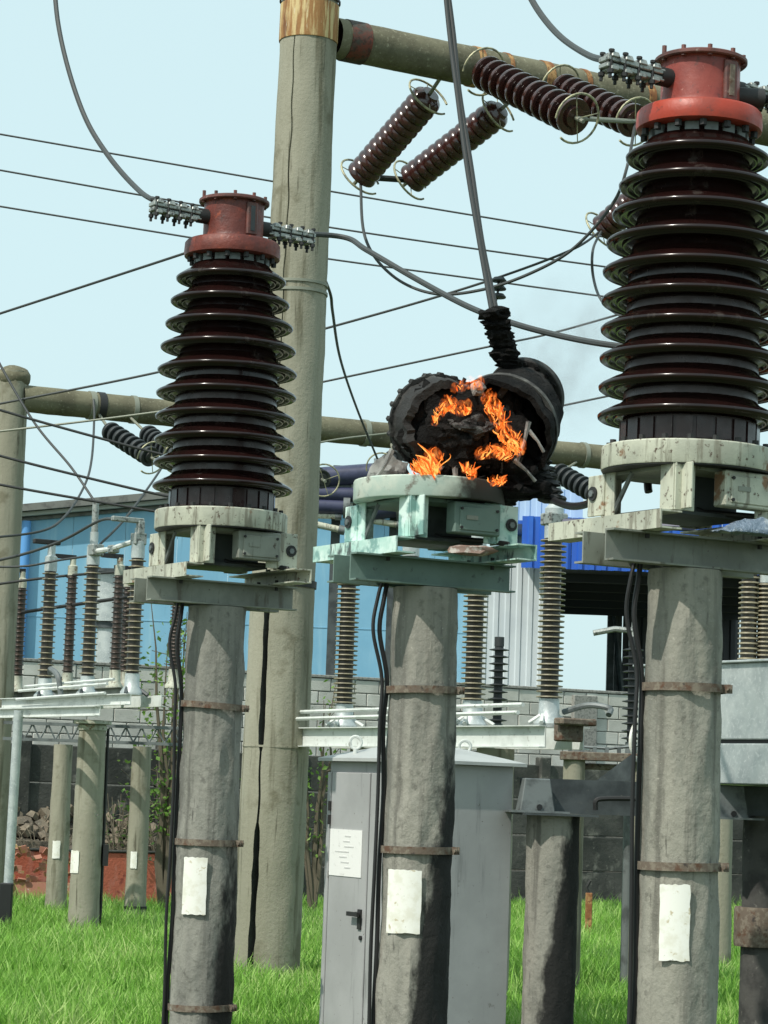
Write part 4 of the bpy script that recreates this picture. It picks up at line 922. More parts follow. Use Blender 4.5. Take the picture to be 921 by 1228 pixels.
# ================================================================== far gantry
FY = 30.0
fpb = at(-1, 760, FY); fpt = at(6, 446, FY)
fp_ = thing('far_gantry_pole', 'rough concrete pole of the far gantry in front of the blue warehouse', 'pole', (fpb.x, FY, 0), 0.0)
b_ = MB(); shaft(b_, fpt.z, .215, .195, 36, 60, .008, 21); b_.build('shaft', M['pole'], fp_)
b_ = MB(); blob(b_, (0, 0, fpt.z - .08), .21, (1.05, 1.05, .75), 3, .12); b_.build('mortar_cap', M['beamc'], fp_)
zfb = at(34, 478, FY).z - .0
f0 = Vector((fpb.x + .12, FY, zfb)); FA = R(25); FU = Vector((math.cos(FA), math.sin(FA), 0)); f1 = f0 + FU * 9.2
fbm = thing('far_gantry_beam', 'weathered concrete beam of the far gantry crossing behind the transformers', 'beam', f0, 0.0)
bb = MB(); Mx = frame_z(f0, FU); shaft(bb, 9.2, .165, .160, 32, 80, .006, 33); bb.v = [tuple(Mx @ Vector(p)) for p in bb.v]; bb.build('beam_shaft', M['beamc'], fbm, world=True)
def fbeam(px):
    best = None
    for i in range(500):
        p = f0 + FU * (9.2 * i / 500); q = p - CAM; x = q.dot(_r) / q.dot(_f) * FPX + WPX / 2
        if best is None or abs(x - px) < best[0]: best = (abs(x - px), p, 9.2 * i / 500)
    return best
for px, wd, mt in ((106, .07, 'wirepale'), (115, .09, 'blackiron'), (157, .06, 'wirepale'), (434, .07, 'wirepale'), (640, .06, 'wirepale'), (696, .06, 'wirepale')):
    s = fbeam(px)[2]; b_ = MB(); b_.lathe([(.155, s), (.176, s), (.176, s + wd), (.155, s + wd)], 32, Mx, close=True); b_.build('clamp_band', M[mt], fbm, world=True)
def farstring(label, pa, pb, apx, n=8, r=.125, rings=(0, 1)):
    bp = fbeam(apx)[1]; Yq = bp.y - .35
    return string(label, at(*pa, Yq), at(*pb, Yq - .7), n, r, mt='polymer', rings=rings, group='insulator strings of the far gantry', rr=.20, anchor=bp + Vector((0, -.12, -.12)))
farstring('black disc string under the far beam closest to the far pole', (130, 516), (182, 549), 120)
farstring('black disc string under the far beam partly behind a transformer', (176, 520), (214, 548), 158)
farstring('violet brown disc string hanging behind the burning transformer', (668, 566), (722, 596), 690, 8, .14)
farstring('disc string hanging behind the tall gantry pole', (372, 566), (388, 576), 372, 3, .12)
farstring('disc string half hidden behind the burning transformer', (474, 548), (458, 562), 470, 3, .12)

# ================================================================== disconnect switches
def ins_column(parent, base, h, r_core, r_shed, n, mt, rim, capc='whitesteel', cap_h=.22, lean=0.0, foot=True):
    b = Vector(base); b_ = MB()
    b_.lathe([(.0005, 0), (r_core * 1.05, 0), (r_core, h), (.0005, h)], 18, Matrix.Translation(b)); col = b_.build('insulator_column', M[mt], parent)
    b_ = MB()
    for i in range(n):
        z = h * (i + .6) / n; b_.lathe([(r_core * .9, -.005), (r_shed - .004, -.006), (r_shed, -.003), (r_shed - .002, .003), (r_core * .9, .010)], 18, Matrix.Translation(b + Vector((0, 0, z))), close=True)
    b_.build('sheds', M[rim], col)
    if foot:
        b_ = MB(); b_.lathe([(.0005, -.20), (r_core * 1.9, -.20), (r_core * 1.9, -.17), (r_core * 1.25, -.12), (r_core * 1.2, 0.01), (.0005, 0.01)], 18, Matrix.Translation(b)); b_.build('foot_cap', M[capc], col)
    b_ = MB(); b_.lathe([(.0005, h), (r_core * 1.12, h), (r_core * 1.12, h + cap_h * .55), (r_core * .7, h + cap_h * .62), (r_core * .7, h + cap_h), (.0005, h + cap_h)], 18, Matrix.Translation(b)); b_.build('top_cap', M[capc], col)
    return col
def switch_base(t, c, y0, y1, zt, mt='whitesteel', h=.10):
    # two channels along the yard row direction with rods, in the thing's own axes
    for x, s in ((-.16, -1), (.16, 1)):
        b_ = MB(); b_.channel((x, y0, zt - h), (x, y1, zt - h), h, .06, .008, (s, 0, 0)); b_.build('base_channel', M[mt], t)
# --- left, front
c0 = at(105, 812, 25.6); L1 = thing('disconnect_switch', 'white based disconnect switch with three dark ribbed columns and contact arms before the blue warehouse', 'switch', (c0.x, 25.6, 0), YA)
zc = c0.z; switch_base(L1, c0, -1.45, 1.9, zc - .20, h=.11)
b_ = MB(); b_.channel((-.30, -1.05, zc - .42), (-.30, 1.9, zc - .42), .10, .06, .008, (-1, 0, 0)); b_.build('lower_channel', M['whitesteel'], L1)
for i, (y, cap, kk) in enumerate(((-1.10, .30, 1), (0, .34, 1), (1.12, .28, 1))):
    ins_column(L1, (0, y, zc), 1.15, .060, .088, 19, 'sheds', 'shedrim', 'galv', cap)
    b_ = MB()
    for s in (-1, 1): b_.tube([(s * .12, y - .12, zc - .20), (s * .05, y, zc - .12)], .02, 6)
    b_.build('foot_bracket', M['darksteel'], L1)
ytop = zc + 1.15
b_ = MB(); b_.tube([(0, 0, ytop + .14), (-.02, -.45, ytop + .13), (0, -1.06, ytop + .18)], .028, 8); b_.build('contact_arm', M['whitesteel'], L1)
b_ = MB(); b_.box((0, -.5, ytop + .13), (.09, .12, .08)); b_.box((0, -.05, ytop + .15), (.13, .14, .12)); b_.box((0, -1.1, ytop + .19), (.13, .12, .12)); b_.build('contact_block', M['clampm'], L1, bevel=.01)
b_ = MB(); b_.box((-.14, -1.13, ytop + .37), (.34, .06, .05)); b_.box((0, -1.13, ytop + .30), (.07, .07, .14)); b_.build('wire_clamp', M['clampm'], L1, bevel=.008)
b_ = MB(); b_.cyl((0, 0, ytop + .2), (0, 0, ytop + .66), .035, n=10); b_.build('terminal_post', M['clampm'], L1)
b_ = MB(); b_.box((-.06, 1.12, ytop + .31), (.30, .07, .05)); b_.build('wire_clamp', M['blackiron'], L1, bevel=.008)
for zz, xo in ((zc - .10, -.22), (zc - .05, -.15), (zc - .19, -.24)):
    b_ = MB(); b_.tube([(xo, -1.0, zz), (xo, 1.3, zz - .03)], .016, 6); b_.build('drive_rod', M['whitesteel'], L1)
b_ = MB(); b_.tube(catmull([(-.2, .2, zc - .19), (-.22, .25, zc), (-.22, .45, zc + .08), (-.2, .5, zc + .04)], 6), .03, 8); b_.build('crank', M['bracket'], L1)
for y in (-.55, .55):
    b_ = MB(); b_.box((0, y, zc - .25), (.30, .06, .05)); b_.build('cross_tie', M['bracket'], L1)
# --- left, back
c1 = at(82, 808, 29.3); L2 = thing('disconnect_switch', 'rear disconnect switch with thin red brown ribbed columns before the blue warehouse', 'switch', (c1.x, 29.3, 0), YA)
zc2 = c1.z
for px, tp, kk in ((21, 705, 0), (81, 690, 0), (125, 702, 1), (138, 690, 0), (184, 720, 1)):
    yq = None
    for s in range(-300, 300):
        p = L2.matrix_basis @ Vector((0, s * .01, zc2)); q = p - CAM; x = q.dot(_r) / q.dot(_f) * FPX + WPX / 2
        if yq is None or abs(x - px) < yq[0]: yq = (abs(x - px), s * .01, p.y)
    zt_ = at(px, tp, yq[2]).z
    ins_column(L2, (0 if not kk else .25, yq[1], zc2), zt_ - zc2, .052, .072, 19, 'shedbrown', 'shedbrown', 'palepaint', .20)
    b_ = MB(); b_.box((-.10 if not kk else .2, yq[1], zt_ + .215), (.26, .05, .05)); b_.build('wire_clamp', M['blackiron'], L2)
b_ = MB(); b_.tube([(0, 2.2, zc2 + .78), (0, .6, zc2 + .80), (0, -1.6, zc2 + .82)], .022, 6); b_.build('contact_arm', M['blackiron'], L2)
switch_base(L2, c1, -1.9, 2.6, zc2 - .20, 'greypaint')
# lattice truss beam behind
tz = at(180, 882, 28.2)
LT = thing('lattice_beam', 'grey steel lattice beam under the rear disconnect switch', 'beam', (at(215, 880, 28.2).x, 28.2, 0), 0.0)
xa = at(20, 880, 28.2).x - LT.location.x
for dz in (.09, -.09):
    b_ = MB(); b_.box((xa / 2 + .1, 0, tz.z + dz), (abs(xa) + .5, .05, .035)); b_.build('chord', M['bracket'], LT)
nseg = 22
for i in range(nseg):
    x = xa + (abs(xa) + .1) * i / nseg; w2 = (abs(xa) + .1) / nseg
    b_ = MB(); b_.tube([(x, 0, tz.z - .085), (x + w2, 0, tz.z + .085)] if i % 2 else [(x, 0, tz.z + .085), (x + w2, 0, tz.z - .085)], .010, 5); b_.build('lattice_bar', M['bracket'], LT)
# posts of the left group
def small_post(name, label, px, py_base, top_z, dia, patch_rng=None, seed=1, mt='pole', group='round concrete posts under the left switches', prad=None):
    g_ = ground(px, py_base); t = thing(name, label, 'post', g_, 0.0, group)
    b_ = MB(); shaft(b_, top_z, dia / 2 + .012, dia / 2 - .008, 32, 40, .007, seed); b_.build('shaft', M[mt], t)
    if patch_rng: patch(t, at(px, patch_rng[1], g_.y).z, at(px, patch_rng[0], g_.y).z, *(prad or (-2.15, -1.55)), dia / 2 + .016, seed=seed)
    return t, g_
t_, g1 = small_post('concrete_post', 'stout concrete post with white patch directly under the white switch base', 99, 1124, zc - .42, .30, (1020, 1047), 51, prad=(-2.75, -1.95))
band(t_, zc - .50, .146, .05, mt='palepaint')
b_ = MB(); b_.tube([(.17, .05, 0.0), (.165, .04, 1.2), (.16, .04, zc - .5)], .016, 8); b_.build('earthing_strip', M['black'], t_)
b_ = MB(); b_.box((.20, 0, .85), (.05, .08, .22)); b_.build('strip_box', M['black'], t_)
b_ = MB(); b_.lathe([(.142, zc - .46), (.20, zc - .46), (.20, zc - .43), (.142, zc - .43)], 24, close=True); b_.build('cap_plate', M['palepaint'], t_)
small_post('concrete_post', 'thin concrete post with white patch left of the stout post under the switch', 66, 1100, tz.z - .11, .235, (1008, 1029), 52, prad=(-2.0, -1.3))
t_, _g = small_post('concrete_post', 'thin concrete post with white patch and dark band before the red wall', 161, 1106, tz.z - .11, .235, (1021, 1041), 53, prad=(-2.1, -1.5))
band(t_, at(161, 1088, _g.y).z, .13, .03, mt='blackiron')
# vertical pipe with box at the left edge
g_ = ground(4, 1122); VP = thing('steel_standpipe', 'grey steel standpipe with black box at its foot', 'pipe', g_, 0.0)
b_ = MB(); b_.cyl((0.02, 0, 0), (.04, 0, zc - .35), .05, n=16); b_.build('pipe', M['galv'], VP)
b_ = MB(); b_.box((.02, -.08, .33), (.13, .10, .42)); bx = b_.build('black_box', M['black'], VP, bevel=.01)
b_ = MB(); b_.tube(catmull([(.02, -.12, .14), (-.02, -.16, .02), (.0, -.17, -.0), (.05, -.15, .05)], 6), .018, 8); b_.build('hose', M['black'], VP)
# --- middle group
cm = at(567, 842, 19.1); L3 = thing('disconnect_switch', 'disconnect switch with pale ribbed columns on a white channel base behind the grey cabinet', 'switch', (cm.x, 19.1, 0), YA)
zm = cm.z; switch_base(L3, cm, -1.25, 2.5, zm - .19, h=.16)
for i, (y, cap) in enumerate(((-1.04, .40), (0, .2), (1.0, .2), (2.0, .12))):
    ins_column(L3, (0, y, zm), 1.18, .062, .098, 30, 'sheds', 'shedrim', 'galv', cap)
    b_ = MB()
    for s in (-1, 1): b_.tube([(s * .13, y + .06, zm - .17), (s * .05, y, zm - .10)], .018, 6); b_.tube([(s * .13, y - .10, zm - .17), (s * .05, y, zm - .10)], .018, 6)
    b_.build('foot_bracket', M['whitesteel'], L3)
for zz, xo in ((zm - .04, -.20), (zm - .10, -.24)):
    b_ = MB(); b_.tube([(xo, -1.0, zz), (xo, 2.4, zz - .02)], .017, 6); b_.build('drive_rod', M['whitesteel'], L3)
b_ = MB(); b_.box((.0, -1.30, zm - .22), (.20, .10, .16)); b_.box((0, -1.38, zm - .16), (.3, .12, .05)); b_.build('gearbox', M['rustband'], L3, bevel=.01)
b_ = MB(); b_.tube([(-.02, -1.04, zm + 1.30), (.3, -1.3, zm + 1.30), (.75, -1.75, zm + 1.27)], .03, 8); b_.build('contact_arm', M['violet'], L3)
b_ = MB(); b_.box((0, -1.04, zm + 1.32), (.16, .14, .09)); b_.build('contact_block', M['clampm'], L3, bevel=.01)
b_ = MB(); b_.tube(catmull([(.12, -1.05, zm - .08), (.2, -1.25, zm - .03), (.28, -1.4, zm - .05), (.24, -1.45, zm - .1)], 6), .022, 8); b_.build('crank', M['bracket'], L3)
# its posts
for px, lab in ((430, 'concrete post under the white channel base beside the tall gantry pole'), (585, 'concrete post under the white channel base hidden behind the grey cabinet')):
    best = None
    for s in range(-200, 300):
        p = L3.matrix_basis @ Vector((0, s * .01, 0)); q = p - CAM; x = q.dot(_r) / q.dot(_f) * FPX + WPX / 2
        if best is None or abs(x - px) < best[0]: best = (abs(x - px), p)
    t_ = thing('concrete_post', lab, 'post', best[1], 0.0); b_ = MB(); shaft(b_, zm - .352, .15, .14, 28, 20, .006, px); b_.build('shaft', M['pole'], t_)
# rusty beam with fittings right of the mid switch
ry = 20.6; ra, rb2 = at(672, 903, ry), at(790, 914, ry)
RU = thing('rusty_beam', 'rusty steel beam with small fittings before the block wall', 'beam', (ra.x, ry, 0), 0.0)
b_ = MB(); b_.box(((rb2.x - ra.x) / 2, 0, ra.z - .02), (rb2.x - ra.x, .12, .07)); b_.build('steel_beam', M['rustband'], RU, bevel=.006)
b_ = MB(); b_.box(((rb2.x - ra.x) / 2 + .1, .1, ra.z - .10), (rb2.x - ra.x - .2, .10, .05)); b_.build('steel_beam', M['rustband'], RU, bevel=.006)
b_ = MB()
for i in range(7): b_.box((.08 + i * .1, 0, ra.z + .035), (.03, .05, .05))
b_.tube([(.0, 0, ra.z + .06), (.4, 0, ra.z + .05), (.7, 0, ra.z + .09)], .014, 6); b_.build('fittings', M['bracket'], RU)
for x in (.12, rb2.x - ra.x - .12):
    b_ = MB(); b_.cyl((x, .05, 0), (x, .05, ra.z - .05), .09, n=20); b_.build('leg', M['pole'], RU)
# slim dark polymer arresters
def arrester(label, px, ytop, ybot, Y, r, n, base_post=True, top=None):
    p = at(px, ybot, Y); h = at(px, ytop, Y).z - p.z
    t = thing('surge_arrester', label, 'arrester', (p.x, Y, 0), 0.0, 'slim dark surge arresters')
    b_ = MB(); b_.cyl((0, 0, p.z), (0, 0, p.z + h), r * .45, n=14); b_.build('core', M['polymer'], t)
    b_ = MB()
    for i in range(n): b_.lathe([(r * .4, -.012), (r, -.004), (r, .002), (r * .4, .014)], 18, Matrix.Translation((0, 0, p.z + h * (i + .5) / n)), close=True)
    b_.build('sheds', M['polymer'], t)
    b_ = MB(); b_.cyl((0, 0, 0), (0, 0, p.z), .05, n=14); b_.build('stand', M['bracket'], t)
    b_ = MB(); b_.cyl((0, 0, p.z + h), (0, 0, p.z + h + .08), r * .5, n=12); b_.build('cap', M['polymer'], t)
    if top:
        b_ = MB(); b_.cyl((0, 0, p.z + h + .06), (0, 0, p.z + h + .30), .03, .012, 10); b_.tube([(0, 0, p.z + h + .13), (-.16, 0, p.z + h + .14), (-.34, 0, p.z + h + .10)], .025, 8); b_.build('terminal', M['clampm'], t)
    return t
arrester('slim dark surge arrester between the pale columns before the white annex', 596, 775, 868, 21.5, .085, 11)
arrester('dark surge arrester with metal terminal beside the pale post', 757, 775, 890, 21.0, .085, 13, top=True)
# pale big columns at the right edge
for px, yt, yb, lab in ((897, 690, 800, 'thick tan ribbed column standing on the galvanised box'), (917, 705, 800, 'second thick tan ribbed column on the galvanised box')):
    Yq = 16.0; p = at(px, yb, Yq); p.z = at(763, 800, 16.2).z + .017; h = at(px, yt, Yq).z - p.z
    t_ = thing('support_insulator', lab, 'insulator', (p.x, Yq, p.z), 0.0, 'tan columns on the galvanised box')
    p.z = 0.0; ins_column(t_, (0, 0, .03), h, .050, .070, 18, 'sheds', 'shedrim', 'galv', .09, foot=False)
    b_ = MB(); b_.box((0, 0, .015), (.15, .15, .03)); b_.build('pedestal', M['galv'], t_)
    if px == 897:
        b_ = MB(); b_.tube([(.0, 0, p.z + h + .06), (-.22, -.02, p.z + h + .06)], .03, 8); b_.box((-.26, -.02, p.z + h + .06), (.10, .06, .05)); b_.build('contact_arm', M['whitesteel'], t_)

# ================================================================== grey cabinet
cbx = at(474, 1228, 15.0)
CB = thing('grey_cabinet', 'grey steel control cabinet with sloping roof and paper notice on its door', 'cabinet', (cbx.x, 15.0, 0), YA)
cw, cdp, ch = .78, .90, at(470, 905, 15.0).z - .04     # along local +x (U) and local +y
b_ = MB(); b_.box((cw / 2, cdp / 2, ch / 2 + .06), (cw, cdp, ch - .12)); b_.build('body', M['cab'], CB, bevel=.006)
b_ = MB(); b_.box((cw / 2, cdp / 2, .03), (cw - .06, cdp - .06, .06)); b_.build('plinth', M['darksteel'], CB)
b_ = MB(); b_.box((-.012, .60, ch / 2 + .04), (.022, .47, ch - .22)); dr2 = b_.build('door', M['cab'], CB, bevel=.005)
b_ = MB(); b_.box((-.012, .185, ch / 2 + .04), (.018, .33, ch - .22)); b_.build('door_frame', M['cab'], CB, bevel=.004)
b_ = MB(); b_.box((-.012, cdp - .028, ch / 2 + .04), (.018, .045, ch - .22)); b_.build('door_frame', M['cab'], CB, bevel=.004)
def cab_z(py): return at(430, py, 15.3).z
z0_, z1_ = cab_z(1053), cab_z(996)
b_ = MB(); b_.box((-.026, .625, (z0_ + z1_) / 2), (.004, .40, z1_ - z0_)); nt_ = b_.build('paper_notice', M['paper'], dr2)
b_ = MB()
rn = random.Random(4)
for i in range(7): b_.box((-.0292, .625 + rn.uniform(-.05, .05), z1_ - .04 - i * .032), (.0016, .20 * rn.uniform(.3, 1), .007))
b_.build('faded_print', M['ink'], nt_)
b_ = MB(); zh = cab_z(1097); b_.cyl((-.02, .42, zh), (-.06, .42, zh), .016, n=10); b_.box((-.06, .45, zh), (.018, .13, .026)); b_.box((-.028, .42, zh - .03), (.012, .04, .12)); b_.build('door_handle', M['blackiron'], dr2)
b_ = MB(); b_.cyl((-.02, .40, zh - .14), (-.035, .40, zh - .14), .014, n=10); b_.build('lock', M['blackiron'], dr2)
for py in (968, 985):
    b_ = MB(); zh2 = cab_z(py); b_.cyl((-.03, cdp - .06, zh2 - .03), (-.03, cdp - .06, zh2 + .03), .012, n=8); b_.build('hinge', M['blackiron'], dr2)
ov = .06; e0 = ch - .002; e1 = ch + .13
rf2 = [(-ov, -ov, e0), (cw + ov, -ov, e0), (cw + ov, cdp + ov, e0), (-ov, cdp + ov, e0), (-ov, -ov, e0 + .02), (cw + ov, -ov, e0 + .02), (cw + ov, cdp + ov, e0 + .02), (-ov, cdp + ov, e0 + .02), (cw * .35, cdp * .5, e1), (cw * .65, cdp * .5, e1)]
b_ = MB(); b_.add(rf2, [(0, 3, 2, 1), (0, 1, 5, 4), (1, 2, 6, 5), (2, 3, 7, 6), (3, 0, 4, 7), (4, 5, 9, 8), (5, 6, 9), (6, 7, 8, 9), (7, 4, 8)], False); rfo = b_.build('roof', M['cabroof'], CB)
for x, y in ((.03, cdp * .72), (cw - .12, cdp * .42)):
    c = Vector((x, y, ch + .115)); b_ = MB(); b_.tube([c + Vector((math.cos(a) * .038 * .8, -math.cos(a) * .038 * .5, math.sin(a) * .038)) for a in [2 * math.pi * i / 16 for i in range(16)]], .010, 6, closed=True); b_.cyl(c - Vector((0, 0, .10)), c - Vector((0, 0, .036)), .014, n=8); b_.build('lifting_eye', M['whitesteel'], rfo)

# ================================================================== right hand equipment
Yr = 15.4
pr_ = at(662, 978, Yr); topz_ = pr_.z
rt = thing('concrete_post', 'short concrete post with one ragged black side under the dark steel beam', 'post', (at(663, 1000, Yr).x, Yr, 0), 0.0)
sm2 = black_sided_concrete('post_concrete_R', (.27, .262, .225), (.16, .16, .14), (.93, -.36), .3, 1.5, -.1, .75)
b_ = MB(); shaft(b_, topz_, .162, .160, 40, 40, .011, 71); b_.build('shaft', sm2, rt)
b_ = MB(); b_.box((0, 0, topz_ + .006), (.46, .44, .012), Matrix.Rotation(YA * .3, 4, 'Z')); b_.build('cap_plate', M['darksteel'], rt)
BA = R(10); BU = Vector((math.cos(BA), math.sin(BA), 0))
bb0 = Vector((rt.location.x, Yr, topz_ + .014)) - BU * .20
DB = thing('dark_steel_beam', 'dark steel channel beam bolted between two posts below the galvanised box', 'beam', bb0, BA)
b_ = MB(); b_.channel((0, .06, 0), (2.3, .06, 0), .21, .09, .010, (0, 1, 0)); b_.build('beam_channel', M['darksteel'], DB)
for x in (0.02, 1.25):
    b_ = MB(); b_.box((x + .06, -.02, .105), (.22, .13, .205), taper=.72); bk = b_.build('bolted_bracket', M['bracket'], DB, bevel=.006)
    b_ = MB(); b_.box((x + .06, -.05, .006), (.36, .24, .012)); b_.build('foot_plate', M['bracket'], bk)
    b_ = MB(); b_.cyl((x + .07, -.095, .035), (x + .07, -.075, .035), .018, n=8); b_.build('bolt', M['black'], bk)
b_ = MB(); b_.tube(catmull([(.46, -.02, .03), (.46, -.03, .085), (.52, -.03, .10), (.7, -.02, .105), (.92, .0, .10)], 6), .016, 8); b_.build('hand_rail', M['blackiron'], DB)
rp = at(912, 990, 15.75)
rt2 = thing('dark_post', 'dark stained post with rusty sleeve at the end of the dark steel beam', 'post', (rp.x, 15.75, 0), 0.0)
b_ = MB(); shaft(b_, rp.z + .06, .115, .105, 28, 30, .006, 81); b_.build('shaft', simple('dark_post_paint', (.07, .068, .062), .8, layers=[(6, (.035, .034, .032), .42, .62), (20, (.14, .135, .12), .6, .72)], bump=(30, .4, .01)), rt2)
zs0, zs1 = at(912, 1135, 15.75).z, at(912, 1088, 15.75).z
b_ = MB(); b_.lathe([(.10, zs0), (.15, zs0), (.155, zs0 + .02), (.155, zs1 - .02), (.15, zs1), (.10, zs1)], 28, close=True); b_.build('rusty_sleeve', M['rustband'], rt2)
# galvanised box
bx0 = at(763, 932, 16.2)
zb0 = topz_ + .23; zb1 = at(763, 800, 16.2).z
GB = thing('galvanised_box', 'large galvanised equipment box behind the pale post', 'box', (bx0.x, 16.2, zb0), YA)
hh = zb1 - zb0; zl = hh * .35
b_ = MB(); b_.box((.55, -.80, (zl - .012) / 2), (1.1, 1.6, zl - .012)); b_.build('lower_case', M['galv'], GB, bevel=.006)
b_ = MB(); b_.box((.55, -.80, zl), (1.04, 1.54, .026)); b_.build('gasket', M['black'], GB)
b_ = MB(); b_.box((.55, -.80, (hh + zl + .012) / 2), (1.1, 1.6, hh - zl - .012)); b_.build('upper_case', M['galv'], GB, bevel=.006)
b_ = MB(); b_.box((.55, -.80, hh + .008), (1.16, 1.66, .016)); b_.build('lid', M['galv'], GB, bevel=.004)
b_ = MB(); b_.add([(-.02, .02, 0), (-.02, .42, 0), (-.02, .02, .18), (.0, .02, 0), (.0, .42, 0), (.0, .02, .18)], [(0, 1, 2), (3, 5, 4), (0, 3, 4, 1), (1, 4, 5, 2), (2, 5, 3, 0)], False); b_.build('side_bracket', M['darksteel'], GB)
b_ = MB()
for x in (.1, .95):
    for y in (-1.5, -.1): b_.box((x, y, -zb0 / 2 - .005), (.12, .12, zb0 - .01))
b_.build('frame_legs', M['darksteel'], GB)
tubeobj('white_hose', 'thin white hose looping down in front of the galvanised box', 'hose', [at(764, 862, 15.9), at(757, 880, 15.85), at(757, 898, 15.85), at(766, 914, 15.9), at(775, 920, 15.95)], .011, 'white')
# posts and stake behind
def far_post(label, px, pyb, ptop, dia, seed):
    g_ = ground(px, pyb); t = thing('concrete_post', label, 'post', g_, 0.0); b_ = MB(); shaft(b_, at(px, ptop, g_.y).z, dia / 2, dia / 2 - .01, 28, 30, .006, seed); b_.build('shaft', M['pole'], t)
far_post('thin pale concrete post in the grass left of the thick pale post', 757, 1128, 900, .14, 91)
far_post('round concrete post in the grass right of the thick pale post', 862, 1172, 930, .22, 92)
g_ = ground(705, 1128); ST = thing('rusty_stake', 'short rusty steel stake standing in the grass', 'stake', g_, 0.0)
b_ = MB(); b_.box((0, 0, .27), (.075, .075, .54)); b_.build('stake', M['rust'], ST, bevel=.006)
b_ = MB(); b_.tube([(0, 0, .52), (-.03, 0, .60), (.01, 0, .68)], .02, 6); b_.build('broken_tip', M['blackiron'], ST)

# ================================================================== conductors and wires
def wire(name, label, pts, r, mt='wire', group='overhead wires', n=8):
    return tubeobj(name, label, 'cable' if 'cable' in name else 'wire', [p if isinstance(p, Vector) else at(*p) for p in pts], r, mt, group, n)
HC = 'heavy conductors on the transformers'
wire('conductor_cable', 'thick cable curving up from the left clamp of the transformer beside the tall pole', [(64, -30, 17.2), (70, 30, 17.0), (84, 90, 16.8), (104, 145, 16.6), (130, 187, 16.3), (160, 222, 15.9), (184, 240, 15.4), endsA[0] - U * -.25], .0175, 'wire', HC)
wire('conductor_cable', 'thick cable running from one red head past the burning transformer towards the other', [endsA[1] - U * .25, (410, 284, 15.7), (440, 300, 15.3), (500, 335, 14.7), (560, 367, 14.1), (610, 386, 13.6), (660, 400, 13.2), (720, 412, 12.7), (790, 420, 12.4)], .0175, 'wire', HC)
dc = thing('conductor_cable', 'pair of dark cables dropping onto the burning transformer', 'cable', at(590, 375, YB), 0.0, HC)
for k, o_ in enumerate((0, .026)):
    pts = [at(532, -30, 15.2), at(539, 40, 15.0), at(548, 110, 14.7), at(560, 200, 14.3), at(575, 290, 13.8), at(590, 374, YB)]
    b_ = MB(); b_.tube(catmull([p + Vector((o_ * (.6 + .4 * (i % 2)), .01 * k, 0)) for i, p in enumerate(pts)], 8), .0145, 8); b_.build('strand', M['wiredark'], dc, world=True)
wire('conductor_cable', 'thick cable curving down to the clamp of the red head above the galvanised box', [(622, -30, 13.2), (645, 12, 12.9), (672, 44, 12.5), (705, 66, 12.0), (730, 73, 11.6), endsC[0] + U * .22], .017, 'wire', HC)
wire('conductor_cable', 'thick cable leaving the far clamp of the red head above the galvanised box', [endsC[1] - U * .22, endsC[1] + U * .3, endsC[1] + U * 1.2 + Vector((0, 0, -.2))], .017, 'wire', HC)
wire('conductor_cable', 'black cable looping from the side terminal of the burning transformer to the next frame', [s3, at(668, 602, 13.2), at(685, 607, 12.9), at(705, 604, 12.5), at(725, 590, 12.2), at(770, 560, 12.0), at(778, 590, 11.95)], .02, 'black', HC)
wire('overhead_wire', 'highest thin wire slanting down behind the tall gantry pole', [(-40, 154, 33), (330, 218, 33), (500, 247, 33), (760, 290, 33)], .013)
wire('overhead_wire', 'second thin wire slanting down behind the tall gantry pole', [(-40, 197, 33), (330, 262, 33), (560, 297, 33), (800, 330, 33)], .013)
wire('overhead_wire', 'third thin wire slanting down behind the tall gantry pole', [(-40, 241, 33), (330, 301, 33), (560, 333, 33), (800, 366, 33)], .013)
wire('overhead_wire', 'single wire rising to the tall pole behind the rusty red head', [(-40, 389, 24), (120, 337, 23), (236, 299, 22), (336, 266, GY)], .013)
wire('overhead_wire', 'long wire rising past the tall pole to the arcing ring beside the porcelain sheds', [(-40, 492, 27), (200, 444, 26), (390, 394, 25), (560, 345, 24), (680, 302, 23), s5b], .013)
wire('overhead_wire', 'blurred wire rising behind the smoke of the burning transformer', [(330, 470, 28), (392, 457, 28), (580, 417, 27), (660, 400, 27), (760, 372, 26)], .012)
wire('overhead_wire', 'short level wire emerging behind the charred end cover', [(600, 502, 28), (672, 487, 28), (800, 460, 28)], .012)
wire('overhead_wire', 'pale wire passing just under the far gantry beam', [(-40, 522, 29), (120, 503, 29), (240, 487, 29)], .013, 'wirepale')
wire('overhead_wire', 'dark wire crossing the black disc strings of the far gantry', [(-40, 480, 22), (60, 509, 22), (190, 544, 22), (300, 570, 22)], .012, 'wiredark')
wire('overhead_wire', 'dark wire slanting below the black disc strings', [(-40, 536, 22), (60, 562, 22), (200, 595, 22), (300, 612, 22)], .012, 'wiredark')
wire('overhead_wire', 'dark wire slanting across the warehouse roof edge', [(-40, 574, 22), (60, 592, 22), (190, 614, 22), (300, 632, 22)], .012, 'wiredark')
lm = L1.matrix_basis
wire('jumper_wire', 'wire curving down to the middle column of the white based switch', [(-20, 395, 26.3), (0, 437, 26.2), (42, 508, 26), (85, 560, 25.8), lm @ Vector((0, 0, ytop + .64))], .014, 'wire', 'jumper wires')
wire('jumper_wire', 'wire hanging from the far beam and sweeping down to the standpipe side', [fbeam(114)[1] + Vector((0, -.18, .05)), (113, 500, 30), (110, 550, 29), (101, 583, 28), (78, 619, 27), (49, 637, 26.4), (-20, 646, 26)], .014, 'wire', 'jumper wires')
wire('jumper_wire', 'wire arching up to the clamp on the near column of the white based switch', [(-20, 676, 26.5), (30, 664, 26.2), (75, 648, 25.8), (118, 625, 25.2), lm @ Vector((-.28, -1.13, ytop + .37))], .016, 'wire', 'jumper wires')
